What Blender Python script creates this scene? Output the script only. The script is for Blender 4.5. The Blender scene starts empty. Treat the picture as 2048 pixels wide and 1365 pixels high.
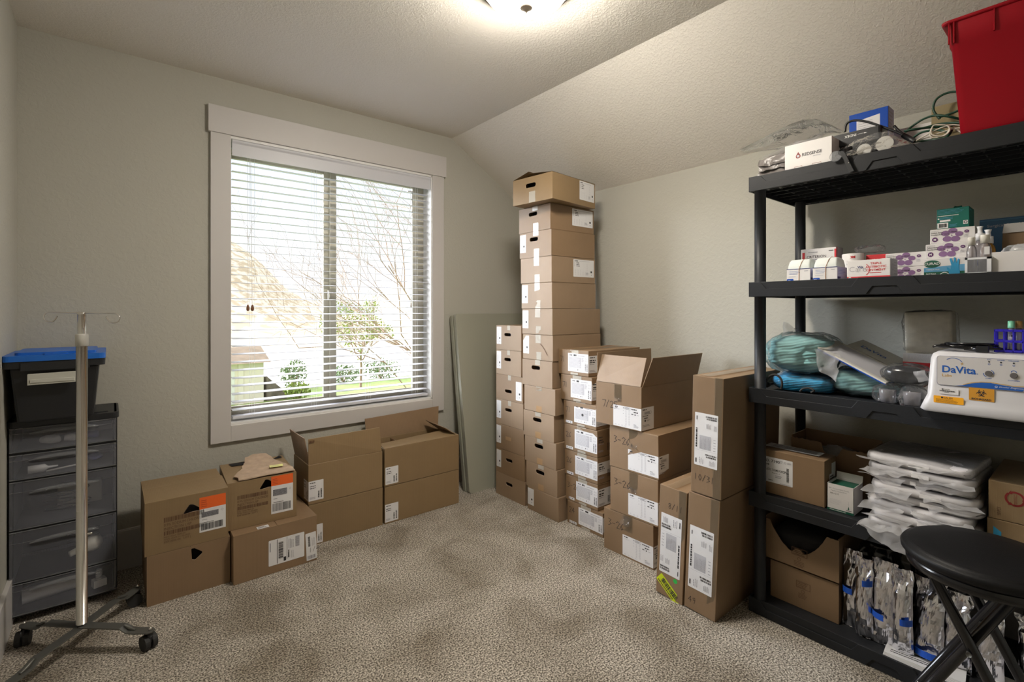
import bpy, math, random
from mathutils import Vector, Matrix, noise
from mathutils.geometry import tessellate_polygon
R_ = random.Random(7)
sc = bpy.context.scene
COL = sc.collection
pi = math.pi

# ------------------------------------------------------------------ camera
cd = bpy.data.cameras.new('camera'); cam = bpy.data.objects.new('camera', cd); COL.objects.link(cam)
cd.sensor_width = 36; cd.lens = 983/2048*36; cd.shift_y = -62.5/2048; cd.clip_start = .02; cd.clip_end = 2000
cam.location = (0, 0, 1.24); cam.rotation_euler = (pi/2, 0, -math.radians(39.315))
sc.camera = cam
sc.view_settings.view_transform = 'Standard'; sc.view_settings.look = 'None'
sc.view_settings.gamma = 1; sc.view_settings.use_curve_mapping = False
sc.view_settings.exposure = 0.0
sc.cycles.use_denoising = True
sc.cycles.max_bounces = 10; sc.cycles.diffuse_bounces = 6; sc.cycles.transparent_max_bounces = 24
sc.cycles.sample_clamp_indirect = 6
sc.cycles.caustics_reflective = False; sc.cycles.caustics_refractive = False

# ------------------------------------------------------------------ sky (pale, with an added bright lobe out of view)
SKY_LOW, SKY_HIGH = 1.22, 43.0
w = bpy.data.worlds.new('sky'); sc.world = w; w.use_nodes = True
nt = w.node_tree; nt.nodes.clear()
o_ = nt.nodes.new('ShaderNodeOutputWorld'); bg = nt.nodes.new('ShaderNodeBackground')
tc = nt.nodes.new('ShaderNodeTexCoord'); sx = nt.nodes.new('ShaderNodeSeparateXYZ'); rp = nt.nodes.new('ShaderNodeValToRGB')
st = nt.nodes.new('ShaderNodeMapRange')
nt.links.new(tc.outputs['Generated'], sx.inputs[0]); nt.links.new(sx.outputs['Z'], rp.inputs[0])
e = rp.color_ramp.elements
e[0].position = 0.0; e[0].color = (1, .99, .98, 1); e[1].position = .30; e[1].color = (.80, .89, 1, 1)
k = e.new(.45); k.color = (.97, .97, 1, 1)
# bright lobe added left of the view to send more light through the window
dt = nt.nodes.new('ShaderNodeVectorMath'); dt.operation = 'DOT_PRODUCT'; nt.links.new(tc.outputs['Generated'], dt.inputs[0])
dt.inputs[1].default_value = Vector((-.56, .77, .31)).normalized()
nt.links.new(dt.outputs['Value'], st.inputs['Value']); st.interpolation_type = 'SMOOTHSTEP'
st.inputs['From Min'].default_value = .84; st.inputs['From Max'].default_value = .96
st.inputs['To Min'].default_value = SKY_LOW; st.inputs['To Max'].default_value = SKY_HIGH
nt.links.new(rp.outputs[0], bg.inputs[0]); nt.links.new(st.outputs[0], bg.inputs[1]); nt.links.new(bg.outputs[0], o_.inputs[0])
# sun from behind the house: lights the hillside, never enters the window
sd = bpy.data.lights.new('sun', 'SUN'); sd.energy = .8; sd.angle = .01; sd.color = (1, .93, .82)
so = bpy.data.objects.new('sun', sd); COL.objects.link(so); so.rotation_euler = (math.radians(48), 0, math.radians(-25)); so.location = (0, -20, 30)
# window portal (sampling aid only, adds no light)
pd = bpy.data.lights.new('window_portal', 'AREA'); pd.shape = 'RECTANGLE'; pd.size = 1.3; pd.size_y = 1.62
pd.cycles.is_portal = True
po = bpy.data.objects.new('window_portal', pd); COL.objects.link(po); po.location = (1.115, 3.16, 1.40); po.rotation_euler = (-pi/2, 0, 0)
LAMP = 142.0           # strength of the glowing ceiling bowl

# ------------------------------------------------------------------ materials
def _mat(name):
    m = bpy.data.materials.new(name); m.use_nodes = True
    return m, m.node_tree, m.node_tree.nodes['Principled BSDF']
def mat(name, col, rough=.5, metal=0, var=0, vs=8, bump=0, bs=200, spec=.5, coat=0, trans=0, alpha=1, sheen=0, stretch=None, det=3):
    m, nt, b = _mat(name)
    b.inputs['Roughness'].default_value = rough; b.inputs['Metallic'].default_value = metal
    b.inputs['Specular IOR Level'].default_value = spec; b.inputs['Coat Weight'].default_value = coat
    b.inputs['Transmission Weight'].default_value = trans; b.inputs['Alpha'].default_value = alpha
    b.inputs['Sheen Weight'].default_value = sheen
    b.inputs['Base Color'].default_value = (*col, 1)
    tc = nt.nodes.new('ShaderNodeTexCoord'); vec = tc.outputs['Object']
    if stretch:
        mp = nt.nodes.new('ShaderNodeMapping'); mp.inputs['Scale'].default_value = stretch
        nt.links.new(vec, mp.inputs[0]); vec = mp.outputs[0]
    if var:
        n = nt.nodes.new('ShaderNodeTexNoise'); n.inputs['Scale'].default_value = vs; n.inputs['Detail'].default_value = det
        nt.links.new(vec, n.inputs['Vector'])
        r = nt.nodes.new('ShaderNodeValToRGB'); r.color_ramp.elements[0].position = .3; r.color_ramp.elements[1].position = .7
        r.color_ramp.elements[0].color = (*[c*(1-var) for c in col], 1); r.color_ramp.elements[1].color = (*[min(1, c*(1+var)) for c in col], 1)
        nt.links.new(n.outputs['Fac'], r.inputs[0]); nt.links.new(r.outputs[0], b.inputs['Base Color'])
    if bump:
        n = nt.nodes.new('ShaderNodeTexNoise'); n.inputs['Scale'].default_value = bs; n.inputs['Detail'].default_value = det
        nt.links.new(vec, n.inputs['Vector'])
        bp = nt.nodes.new('ShaderNodeBump'); bp.inputs['Strength'].default_value = bump; bp.inputs['Distance'].default_value = .003
        nt.links.new(n.outputs['Fac'], bp.inputs['Height']); nt.links.new(bp.outputs[0], b.inputs['Normal'])
    return m
def film(name, col, alpha=.35, rough=.18, gloss=.25, bump=0, bs=40):
    """thin plastic film: part clear, part milky, part shine"""
    m, nt, b = _mat(name); out = nt.nodes['Material Output']; nt.nodes.remove(b)
    tr = nt.nodes.new('ShaderNodeBsdfTransparent'); df = nt.nodes.new('ShaderNodeBsdfDiffuse'); gl = nt.nodes.new('ShaderNodeBsdfGlossy')
    tl = nt.nodes.new('ShaderNodeBsdfTranslucent'); tl.inputs[0].default_value = (*col, 1)
    df.inputs[0].default_value = (*col, 1); gl.inputs['Roughness'].default_value = rough
    a = nt.nodes.new('ShaderNodeMixShader'); a.inputs[0].default_value = .4
    nt.links.new(df.outputs[0], a.inputs[1]); nt.links.new(tl.outputs[0], a.inputs[2])
    x = nt.nodes.new('ShaderNodeMixShader'); x.inputs[0].default_value = alpha
    nt.links.new(tr.outputs[0], x.inputs[1]); nt.links.new(a.outputs[0], x.inputs[2])
    fr = nt.nodes.new('ShaderNodeLayerWeight'); fr.inputs[0].default_value = gloss
    y = nt.nodes.new('ShaderNodeMixShader'); nt.links.new(fr.outputs['Facing'], y.inputs[0])
    mm = nt.nodes.new('ShaderNodeMath'); mm.operation = 'MULTIPLY'; mm.inputs[1].default_value = .9
    nt.links.new(fr.outputs['Fresnel'], mm.inputs[0]); nt.links.new(mm.outputs[0], y.inputs[0])
    nt.links.new(x.outputs[0], y.inputs[1]); nt.links.new(gl.outputs[0], y.inputs[2])
    if bump:
        n = nt.nodes.new('ShaderNodeTexNoise'); n.inputs['Scale'].default_value = bs; n.inputs['Detail'].default_value = 4; n.inputs['Distortion'].default_value = 1.2
        tc = nt.nodes.new('ShaderNodeTexCoord'); nt.links.new(tc.outputs['Object'], n.inputs['Vector'])
        bp = nt.nodes.new('ShaderNodeBump'); bp.inputs['Strength'].default_value = bump; bp.inputs['Distance'].default_value = .01
        nt.links.new(n.outputs['Fac'], bp.inputs['Height'])
        for q in (df, gl, fr): nt.links.new(bp.outputs[0], q.inputs['Normal'])
    nt.links.new(y.outputs[0], out.inputs[0])
    return m
def emit(name, col, s):
    m, nt, b = _mat(name); b.inputs['Emission Color'].default_value = (*col, 1); b.inputs['Emission Strength'].default_value = s
    b.inputs['Base Color'].default_value = (*col, 1); return m

def wall_mat(name, col, bs=55, strength=.35):
    m, nt, b = _mat(name); b.inputs['Roughness'].default_value = .75; b.inputs['Base Color'].default_value = (*col, 1)
    b.inputs['Specular IOR Level'].default_value = .3
    tc = nt.nodes.new('ShaderNodeTexCoord')
    v1 = nt.nodes.new('ShaderNodeTexNoise'); v1.inputs['Scale'].default_value = bs; v1.inputs['Detail'].default_value = 2; v1.inputs['Distortion'].default_value = .8
    v2 = nt.nodes.new('ShaderNodeTexNoise'); v2.inputs['Scale'].default_value = bs*4; v2.inputs['Detail'].default_value = 2
    r = nt.nodes.new('ShaderNodeValToRGB'); r.color_ramp.elements[0].position = .45; r.color_ramp.elements[1].position = .62
    nt.links.new(tc.outputs['Object'], v1.inputs['Vector']); nt.links.new(tc.outputs['Object'], v2.inputs['Vector'])
    nt.links.new(v1.outputs['Fac'], r.inputs[0])
    ad = nt.nodes.new('ShaderNodeMath'); ad.operation = 'MULTIPLY_ADD'; ad.inputs[1].default_value = .25
    nt.links.new(v2.outputs['Fac'], ad.inputs[0]); nt.links.new(r.outputs[0], ad.inputs[2])
    bp = nt.nodes.new('ShaderNodeBump'); bp.inputs['Strength'].default_value = strength; bp.inputs['Distance'].default_value = .0035
    nt.links.new(ad.outputs[0], bp.inputs['Height']); nt.links.new(bp.outputs[0], b.inputs['Normal'])
    return m
def carpet_mat():
    m, nt, b = _mat('carpet'); b.inputs['Roughness'].default_value = 1; b.inputs['Specular IOR Level'].default_value = .05
    b.inputs['Sheen Weight'].default_value = .15
    tc = nt.nodes.new('ShaderNodeTexCoord')
    def nz(s, d, dist=0):
        n = nt.nodes.new('ShaderNodeTexNoise'); n.inputs['Scale'].default_value = s; n.inputs['Detail'].default_value = d; n.inputs['Distortion'].default_value = dist
        nt.links.new(tc.outputs['Object'], n.inputs['Vector']); return n
    def rmp(src, els):
        r = nt.nodes.new('ShaderNodeValToRGB'); r.color_ramp.elements.remove(r.color_ramp.elements[1])
        for i, (p, c) in enumerate(els):
            e = r.color_ramp.elements[0] if i == 0 else r.color_ramp.elements.new(p)
            e.position = p; e.color = (*c, 1)
        nt.links.new(src, r.inputs[0]); return r
    fine = rmp(nz(165, 2).outputs['Fac'], [(.36, (.085, .071, .056)), (.45, (.24, .212, .178)), (.54, (.48, .435, .37)), (.66, (.75, .69, .61))])
    big = rmp(nz(3.4, 9, .5).outputs['Fac'], [(.34, (.60, .57, .52)), (.48, (.84, .83, .81)), (.60, (1, 1, 1))])
    mx = nt.nodes.new('ShaderNodeMixRGB'); mx.blend_type = 'MULTIPLY'; mx.inputs[0].default_value = 1
    nt.links.new(fine.outputs[0], mx.inputs[1]); nt.links.new(big.outputs[0], mx.inputs[2]); nt.links.new(mx.outputs[0], b.inputs['Base Color'])
    bp = nt.nodes.new('ShaderNodeBump'); bp.inputs['Strength'].default_value = 1; bp.inputs['Distance'].default_value = .007
    nt.links.new(nz(190, 2).outputs['Fac'], bp.inputs['Height']); nt.links.new(bp.outputs[0], b.inputs['Normal'])
    return m
def kraft_mat(name, col, var=.07):
    m, nt, b = _mat(name); b.inputs['Roughness'].default_value = .55; b.inputs['Specular IOR Level'].default_value = .5
    tc = nt.nodes.new('ShaderNodeTexCoord'); oi = nt.nodes.new('ShaderNodeObjectInfo')
    n = nt.nodes.new('ShaderNodeTexNoise'); n.inputs['Scale'].default_value = 7; n.inputs['Detail'].default_value = 6
    nt.links.new(tc.outputs['Object'], n.inputs['Vector'])
    ad = nt.nodes.new('ShaderNodeMath'); ad.operation = 'MULTIPLY_ADD'; ad.inputs[1].default_value = .35
    nt.links.new(oi.outputs['Random'], ad.inputs[0]); nt.links.new(n.outputs['Fac'], ad.inputs[2])
    r = nt.nodes.new('ShaderNodeValToRGB'); r.color_ramp.elements[0].position = .35; r.color_ramp.elements[1].position = 1.0
    r.color_ramp.elements[0].color = (*[c*(1-var) for c in col], 1); r.color_ramp.elements[1].color = (*[c*(1+var) for c in col], 1)
    nt.links.new(ad.outputs[0], r.inputs[0]); nt.links.new(r.outputs[0], b.inputs['Base Color'])
    wv = nt.nodes.new('ShaderNodeTexWave'); wv.inputs['Scale'].default_value = 55; wv.bands_direction = 'X'; wv.inputs['Distortion'].default_value = .4
    nt.links.new(tc.outputs['Object'], wv.inputs['Vector'])
    bp = nt.nodes.new('ShaderNodeBump'); bp.inputs['Strength'].default_value = .12; bp.inputs['Distance'].default_value = .001
    nt.links.new(wv.outputs['Fac'], bp.inputs['Height'])
    n2 = nt.nodes.new('ShaderNodeTexNoise'); n2.inputs['Scale'].default_value = 9; n2.inputs['Detail'].default_value = 2
    nt.links.new(tc.outputs['Object'], n2.inputs['Vector'])
    b2 = nt.nodes.new('ShaderNodeBump'); b2.inputs['Strength'].default_value = .25; b2.inputs['Distance'].default_value = .012
    nt.links.new(n2.outputs['Fac'], b2.inputs['Height']); nt.links.new(bp.outputs[0], b2.inputs['Normal'])
    nt.links.new(b2.outputs[0], b.inputs['Normal'])
    return m
M = {}
M['wall'] = wall_mat('wall_paint', (.455, .445, .395), 45, .16)
M['ceil'] = wall_mat('ceiling_paint', (.78, .745, .69), 85, .24)
M['trim'] = mat('trim_paint', (.56, .54, .53), .45)
M['carpet'] = carpet_mat()
M['kraft'] = kraft_mat('kraft_cardboard', (.235, .152, .086))
M['kraft_l'] = kraft_mat('light_cardboard', (.285, .197, .125))
M['kraft_y'] = kraft_mat('golden_cardboard', (.245, .165, .085))
M['kraft_in'] = kraft_mat('cardboard_inside', (.25, .155, .085))
M['torn'] = mat('torn_cardboard', (.46, .34, .25), .9, var=.12, vs=30, bump=.4, bs=60)
M['paper'] = mat('paper_white', (.72, .72, .74), .55)
M['paper2'] = mat('paper_cream', (.66, .64, .58), .6)
M['ink'] = mat('ink_black', (.03, .03, .035), .6)
M['grey_ink'] = mat('ink_grey', (.33, .33, .37), .6)
M['lgrey_ink'] = mat('ink_light_grey', (.50, .50, .54), .6)
M['brown_ink'] = mat('ink_brown', (.12, .06, .03), .7)
M['pen'] = mat('marker_pen', (.015, .012, .012), .7)
M['orange'] = mat('orange_sticker', (.80, .13, .02), .5)
M['amber'] = mat('amber_sticker', (.95, .42, .01), .5)
M['amber_d'] = mat('hazard_orange', (.62, .29, .03), .5)
M['lime'] = mat('lime_sticker', (.60, .72, .01), .4)
M['yellow'] = mat('pale_yellow_note', (.80, .78, .30), .6)
M['green_dot'] = mat('green_dot', (.03, .45, .08), .5)
M['tape'] = film('clear_tape', (.82, .66, .46), .18, .22, .3)
M['tape_tan'] = mat('tan_tape', (.36, .22, .11), .3, spec=.6)
M['blue_tape'] = mat('blue_tape', (.01, .09, .55), .5)
M['sky_tape'] = mat('sky_blue_tape', (.03, .30, .55), .55)
M['black'] = mat('black_plastic', (.012, .013, .016), .42, bump=.06, bs=300)
M['shelf'] = mat('charcoal_shelf_plastic', (.013, .0145, .018), .5, spec=.35, bump=.12, bs=260)
M['black_gl'] = mat('black_gloss', (.010, .010, .012), .18)
M['vinyl'] = mat('black_vinyl', (.007, .007, .008), .5, spec=.25, bump=.15, bs=350)
M['rubber'] = mat('black_rubber', (.02, .02, .02), .7)
M['chrome'] = mat('chrome', (.72, .70, .68), .16, 1)
M['steel'] = mat('grey_painted_steel', (.13, .13, .12), .4, .5)
M['collar'] = mat('grey_plastic', (.50, .49, .46), .5)
M['blue_lid'] = mat('blue_plastic', (.01, .13, .55), .35)
M['handle'] = mat('light_grey_plastic', (.50, .50, .45), .5)
M['drawer'] = film('milky_drawer_plastic', (.62, .64, .74), .27, .3, .12)
M['white_pl'] = mat('white_plastic', (.75, .76, .80), .35)
M['vinyl_w'] = mat('white_vinyl', (.78, .78, .78), .4)
M['almond'] = mat('almond_vinyl', (.50, .46, .36), .45)
M['slat'] = mat('white_blind_slat', (.60, .61, .66), .4)
M['cordm'] = mat('white_cord', (.8, .8, .8), .7)
M['wood_tassel'] = mat('brown_wooden_tassel', (.20, .08, .03), .5)
M['table'] = mat('sage_grey_table_plastic', (.33, .33, .27), .5, bump=.25, bs=400)
M['table_e'] = mat('pale_table_edge_plastic', (.45, .48, .40), .4)
M['red'] = mat('red_plastic', (.34, .004, .014), .4, spec=.3, trans=0)
M['red_ink'] = mat('red_ink', (.62, .03, .04), .5)
M['maroon'] = mat('maroon_ink', (.22, .02, .02), .5)
M['blue_box'] = mat('blue_card', (.002, .065, .42), .5, spec=.2)
M['white_box'] = mat('white_card', (.74, .72, .72), .5)
M['lav_box'] = mat('lavender_card', (.42, .42, .62), .5)
M['blue_ink'] = mat('blue_ink', (.01, .10, .42), .5)
M['navy'] = mat('navy_ink', (.02, .03, .16), .5)
M['purple'] = mat('purple_ink', (.24, .13, .28), .5)
M['dpurple'] = mat('dark_purple_ink', (.10, .02, .12), .5)
M['green_card'] = mat('green_card', (.0, .13, .10), .45)
M['green_ink'] = mat('green_ink', (.01, .10, .06), .5)
M['steel_blue'] = mat('mid_blue_card', (.06, .15, .27), .5)
M['sky_ink'] = mat('sky_blue_ink', (.12, .36, .60), .5)
M['gold_ink'] = mat('gold_ink', (.60, .36, .08), .5)
M['pale_ink'] = mat('white_ink', (.8, .8, .8), .5)
M['tissue'] = mat('white_tissue', (.72, .76, .74), .9, bump=.3, bs=40)
M['rband'] = mat('rubber_band', (.42, .24, .15), .6)
M['film'] = film('clear_film', (.85, .88, .92), .07, .10, .17, .8, 26)
M['film_m'] = film('milky_film', (.86, .85, .86), .42, .28, .15, .5, 25)
def pleated(name, col, sc_=26):
    m, nt, b = _mat(name); b.inputs['Roughness'].default_value = .85; b.inputs['Specular IOR Level'].default_value = .2
    tc = nt.nodes.new('ShaderNodeTexCoord'); wv = nt.nodes.new('ShaderNodeTexWave'); wv.bands_direction = 'Z'
    wv.inputs['Scale'].default_value = sc_; wv.inputs['Distortion'].default_value = 5; wv.inputs['Detail'].default_value = 3; wv.inputs['Detail Scale'].default_value = .35
    mp = nt.nodes.new('ShaderNodeMapping'); mp.inputs['Rotation'].default_value = (.22, 0, 0); nt.links.new(tc.outputs['Object'], mp.inputs[0]); nt.links.new(mp.outputs[0], wv.inputs['Vector'])
    r = nt.nodes.new('ShaderNodeValToRGB'); r.color_ramp.elements[0].position = .08; r.color_ramp.elements[1].position = .5
    r.color_ramp.elements[0].color = (*[c*.78 for c in col], 1); r.color_ramp.elements[1].color = (*col, 1)
    nt.links.new(wv.outputs['Fac'], r.inputs[0]); nt.links.new(r.outputs[0], b.inputs['Base Color'])
    bp = nt.nodes.new('ShaderNodeBump'); bp.inputs['Strength'].default_value = .5; bp.inputs['Distance'].default_value = .003
    nt.links.new(wv.outputs['Fac'], bp.inputs['Height']); nt.links.new(bp.outputs[0], b.inputs['Normal'])
    return m
M['teal'] = pleated('teal_fabric', (.24, .47, .48))
M['cyan'] = pleated('bright_blue_fabric', (.04, .36, .68), 34)
M['grey_bag'] = mat('grey_plastic_bag', (.16, .145, .14), .35, bump=.5, bs=30)
M['gauze'] = mat('beige_paper_stack', (.60, .56, .47), .85, var=.08, vs=60, bump=.5, bs=50)
M['pack'] = mat('white_tray_pack', (.78, .76, .79), .6, bump=.3, bs=25)
M['cent'] = mat('warm_white_enamel', (.62, .61, .63), .38)
M['cent_p'] = mat('panel_white', (.60, .58, .58), .4)
M['button'] = mat('grey_button', (.12, .11, .11), .5)
M['rack'] = mat('blue_rack_plastic', (.03, .02, .50), .35)
M['mint'] = mat('mint_cap', (.22, .62, .42), .4)
M['tan_cap'] = mat('tan_cap', (.50, .30, .10), .4)
M['green_cord'] = mat('green_cord', (.012, .06, .035), .45)
M['white_cord'] = mat('cream_cord', (.62, .58, .50), .5)
M['foil'] = mat('silver_foil', (.78, .78, .83), .20, 1, bump=.22, bs=22)
M['clear'] = film('clear_acrylic', (.75, .78, .84), .22, .08, .3)
M['amber_liq'] = mat('amber_liquid', (.55, .26, .02), .1, trans=.5)
M['gel'] = film('clear_gel_bottle', (.66, .62, .66), .40, .08, .3)
M['tan_book'] = mat('tan_card', (.30, .24, .12), .6)
M['dark_stuff'] = mat('black_fabric_and_hole_shade', (.012, .011, .013), .85, bump=.8, bs=40)  # black cloth, and the painted darkness inside holes
M['mauve'] = mat('mauve_grey_plastic', (.045, .038, .042), .4)
M['bubble'] = mat('bubble_wrap', (.55, .56, .58), .12, spec=.8, bump=1, bs=90)
M['bulb'] = mat('frosted_white', (.75, .73, .68), .4)
M['glass'] = film('window_glass', (.9, .95, .93), .0, .0, .12)

# ------------------------------------------------------------------ mesh builder
_txt = {}
def glyphs(s, bold=0, shear=0):
    k = (s, bold, shear)
    if k not in _txt:
        c = bpy.data.curves.new('t', 'FONT'); c.body = s; c.size = 1; c.offset = bold; c.shear = shear; c.resolution_u = 3; c.fill_mode = 'BOTH'
        o = bpy.data.objects.new('t', c); me = bpy.data.meshes.new_from_object(o)
        vs = [tuple(v.co) for v in me.vertices]; fs = [tuple(p.vertices) for p in me.polygons]
        bpy.data.objects.remove(o); bpy.data.curves.remove(c); bpy.data.meshes.remove(me)
        _txt[k] = (vs, fs)
    return _txt[k]
class MB:
    def __init__(s): s.v = []; s.f = []; s.m = []; s.sm = []; s.mats = []; s.M = Matrix.Identity(4)
    def mi(s, m):
        m = M[m] if isinstance(m, str) else m
        if m not in s.mats: s.mats.append(m)
        return s.mats.index(m)
    def add(s, vs, fs, m, smooth=False):
        b = len(s.v); s.v += [s.M @ Vector(v) for v in vs]; i = s.mi(m)
        for f in fs: s.f.append([b+q for q in f]); s.m.append(i); s.sm.append(smooth)
        return s
    def box(s, x0, x1, y0, y1, z0, z1, m):
        return s.add([(x0,y0,z0),(x1,y0,z0),(x1,y1,z0),(x0,y1,z0),(x0,y0,z1),(x1,y0,z1),(x1,y1,z1),(x0,y1,z1)],
                     [(3,2,1,0),(4,5,6,7),(0,1,5,4),(1,2,6,5),(2,3,7,6),(3,0,4,7)], m)
    def hexa(s, p, m): return s.add(p, [(3,2,1,0),(4,5,6,7),(0,1,5,4),(1,2,6,5),(2,3,7,6),(3,0,4,7)], m)
    def rect(s, x0, y0, x1, y1, m, z=0): return s.add([(x0,y0,z),(x1,y0,z),(x1,y1,z),(x0,y1,z)], [(0,1,2,3)], m)
    def poly(s, pts, m, z=0, holes=()):
        loops = [[Vector((x, y, 0)) for x, y in l] for l in (pts, *holes)]
        flat = [(v.x, v.y, z) for l in loops for v in l]
        tr = tessellate_polygon(loops)
        fs = []
        for t in tr:
            a, b, c = [Vector(flat[i]) for i in t]
            fs.append(t if (b-a).cross(c-a).z > 0 else tuple(reversed(t)))
        return s.add(flat, fs, m)
    def prism(s, pts, z0, z1, m):
        if sum(a[0]*b[1]-b[0]*a[1] for a, b in zip(pts, pts[1:]+pts[:1])) < 0: pts = pts[::-1]
        n = len(pts); tr = tessellate_polygon([[Vector((x, y, 0)) for x, y in pts]])
        vs = [(x, y, z0) for x, y in pts]+[(x, y, z1) for x, y in pts]; fs = []
        for t in tr:
            a, b, c = [Vector(vs[i]) for i in t]
            t = t if (b-a).cross(c-a).z > 0 else tuple(reversed(t))
            fs.append(tuple(i+n for i in t)); fs.append(tuple(reversed(t)))
        for i in range(n): j = (i+1) % n; fs.append((i, j, j+n, i+n))
        return s.add(vs, fs, m)
    def tube(s, pts, r, m, seg=8, closed=False, sm=True):
        P = [Vector(p) for p in pts]; n = len(P); rr = r if isinstance(r, (list, tuple)) else [r]*n
        vs = []; up = None
        for i in range(n):
            t = (P[(i+1) % n]-P[i-1]) if closed else (P[min(i+1, n-1)]-P[max(i-1, 0)])
            t = t.normalized() if t.length > 1e-9 else Vector((0, 0, 1))
            if up is None: up = Vector((0, 0, 1)) if abs(t.z) < .9 else Vector((1, 0, 0))
            a = (up-t*up.dot(t)); a = a.normalized() if a.length > 1e-6 else t.orthogonal().normalized()
            up = a; b = t.cross(a)
            for k in range(seg):
                g = 2*pi*k/seg; vs.append(P[i]+(a*math.cos(g)+b*math.sin(g))*rr[i])
        fs = []
        for i in range(n if closed else n-1):
            j = (i+1) % n
            for k in range(seg): l = (k+1) % seg; fs.append((i*seg+k, j*seg+k, j*seg+l, i*seg+l)[::-1])
        if not closed: fs.append(tuple(range(seg))); fs.append(tuple(range((n-1)*seg, n*seg))[::-1])
        return s.add(vs, fs, m, sm)
    def lathe(s, prof, m, seg=24, c=(0, 0, 0), smooth=True, sx=1, sy=1):
        vs = []
        for r, z in prof:
            for k in range(seg): g = 2*pi*k/seg; vs.append((c[0]+r*sx*math.cos(g), c[1]+r*sy*math.sin(g), c[2]+z))
        fs = []
        for i in range(len(prof)-1):
            for k in range(seg): l = (k+1) % seg; fs.append((i*seg+k, i*seg+l, (i+1)*seg+l, (i+1)*seg+k))
        fs.append(tuple(range(seg))[::-1]); n = len(prof)-1; fs.append(tuple(range(n*seg, (n+1)*seg)))
        return s.add(vs, fs, m, smooth)
    def rbox(s, x0, x1, y0, y1, z0, z1, r, m, n=4):
        """box with rounded vertical edges"""
        pts = []
        for cx, cy, a0 in ((x1-r, y1-r, 0), (x0+r, y1-r, pi/2), (x0+r, y0+r, pi), (x1-r, y0+r, 1.5*pi)):
            for k in range(n+1): a = a0+pi/2*k/n; pts.append((cx+r*math.cos(a), cy+r*math.sin(a)))
        return s.prism(pts, z0, z1, m)
    def text(s, t, x, y, size, m, z=0, bold=0, align='l', wide=1, rot=0, shear=0):
        vs, fs = glyphs(t, bold, shear)
        if not vs: return s
        x0 = min(v[0] for v in vs); x1 = max(v[0] for v in vs)
        off = {'l': x0, 'c': (x0+x1)/2, 'r': x1}[align]
        c, sn = math.cos(rot), math.sin(rot); out = []
        for v in vs:
            a = (v[0]-off)*size*wide; b = v[1]*size
            out.append((x+a*c-b*sn, y+a*sn+b*c, z))
        return s.add(out, fs, m)
    # small print: rows of word-like dashes
    def lines(s, x0, y0, x1, y1, n, m, z=0, fill=.92, vert=False, k=.5, wl=.06):
        for i in range(n):
            H = (y1-y0)/n if not vert else (x1-x0)/n
            a = (x0 if not vert else y0); L = (x1-x0) if not vert else (y1-y0); e = a+L*R_.uniform(fill-.25, fill)
            while a < e:
                b = min(e, a+max(L*wl*R_.uniform(.5, 1.6), .001))
                if not vert: q = y1-H*(i+1); s.rect(a, q+H*(1-k)/2, b, q+H*(1+k)/2, m, z)
                else: q = x0+H*i; s.rect(q+H*(1-k)/2, a, q+H*(1+k)/2, b, m, z)
                a = b+L*wl*.22
        return s
    def barcode(s, x0, y0, x1, y1, m='ink', z=0, vert=False, n=26):
        a = 0
        ws = [R_.choice((1, 1, 2, 3)) for _ in range(n)]; gs = [R_.choice((1, 1, 2)) for _ in range(n)]; T = sum(ws)+sum(gs)
        L = (y1-y0) if vert else (x1-x0)
        for w_, g_ in zip(ws, gs):
            p, q = a/T*L, (a+w_)/T*L; a += w_+g_
            if vert: s.rect(x0, y0+p, x1, y0+q, m, z)
            else: s.rect(x0+p, y0, x0+q, y1, m, z)
        return s
    def disc(s, x, y, r, m, z=0, n=20, ry=None):
        return s.add([(x+r*math.cos(2*pi*k/n), y+(ry or r)*math.sin(2*pi*k/n), z) for k in range(n)], [tuple(range(n))], m)
    def ring(s, x, y, r0, r1, m, z=0, a0=0, a1=2*pi, n=24):
        vs = []; fs = []
        for k in range(n+1):
            a = a0+(a1-a0)*k/n; vs += [(x+r0*math.cos(a), y+r0*math.sin(a), z), (x+r1*math.cos(a), y+r1*math.sin(a), z)]
            if k: q = 2*k; fs.append((q-2, q-1, q+1, q))
        return s.add(vs, fs, m)
    def build(s, name, parent=None, loc=(0, 0, 0), rot=(0, 0, 0), bevel=0, seg=2, kind=None, label=None):
        me = bpy.data.meshes.new(name); me.from_pydata([tuple(v) for v in s.v], [], s.f)
        for m in s.mats: me.materials.append(m)
        me.polygons.foreach_set('material_index', s.m); me.polygons.foreach_set('use_smooth', s.sm); me.update()
        o = bpy.data.objects.new(name, me); COL.objects.link(o); o.location = loc; o.rotation_euler = rot
        if parent: o.parent = parent
        if bevel:
            b = o.modifiers.new('b', 'BEVEL'); b.width = bevel; b.segments = seg; b.limit_method = 'ANGLE'; b.angle_limit = .7
        if kind: o['kind'] = kind
        if label: o['label'] = label
        return o
def tag(o, label, cat, group=None):
    o['label'] = label; o['category'] = cat
    if group: o['group'] = group
    return o
def thing(name, label, cat, loc=(0, 0, 0), rz=0, group=None, rx=0, ry=0):
    o = bpy.data.objects.new(name, None); COL.objects.link(o); o.location = loc; o.rotation_euler = (rx, ry, rz)
    o.empty_display_size = .05
    return tag(o, label, cat, group)
def struct(o): o['kind'] = 'structure'; return o
def smooth_path(pts, n=6, closed=False):
    P = [Vector(p) for p in pts]; out = []; N = len(P)
    rng = range(N) if closed else range(N-1)
    for i in rng:
        g = lambda q: P[q % N] if closed else P[max(0, min(N-1, q))]
        a, b, c, d = g(i-1), g(i), g(i+1), g(i+2)
        for k in range(n):
            t = k/n; out.append(.5*((2*b)+(c-a)*t+(2*a-5*b+4*c-d)*t*t+(3*b-a-3*c+d)*t**3))
    if not closed: out.append(P[-1])
    return out
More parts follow.
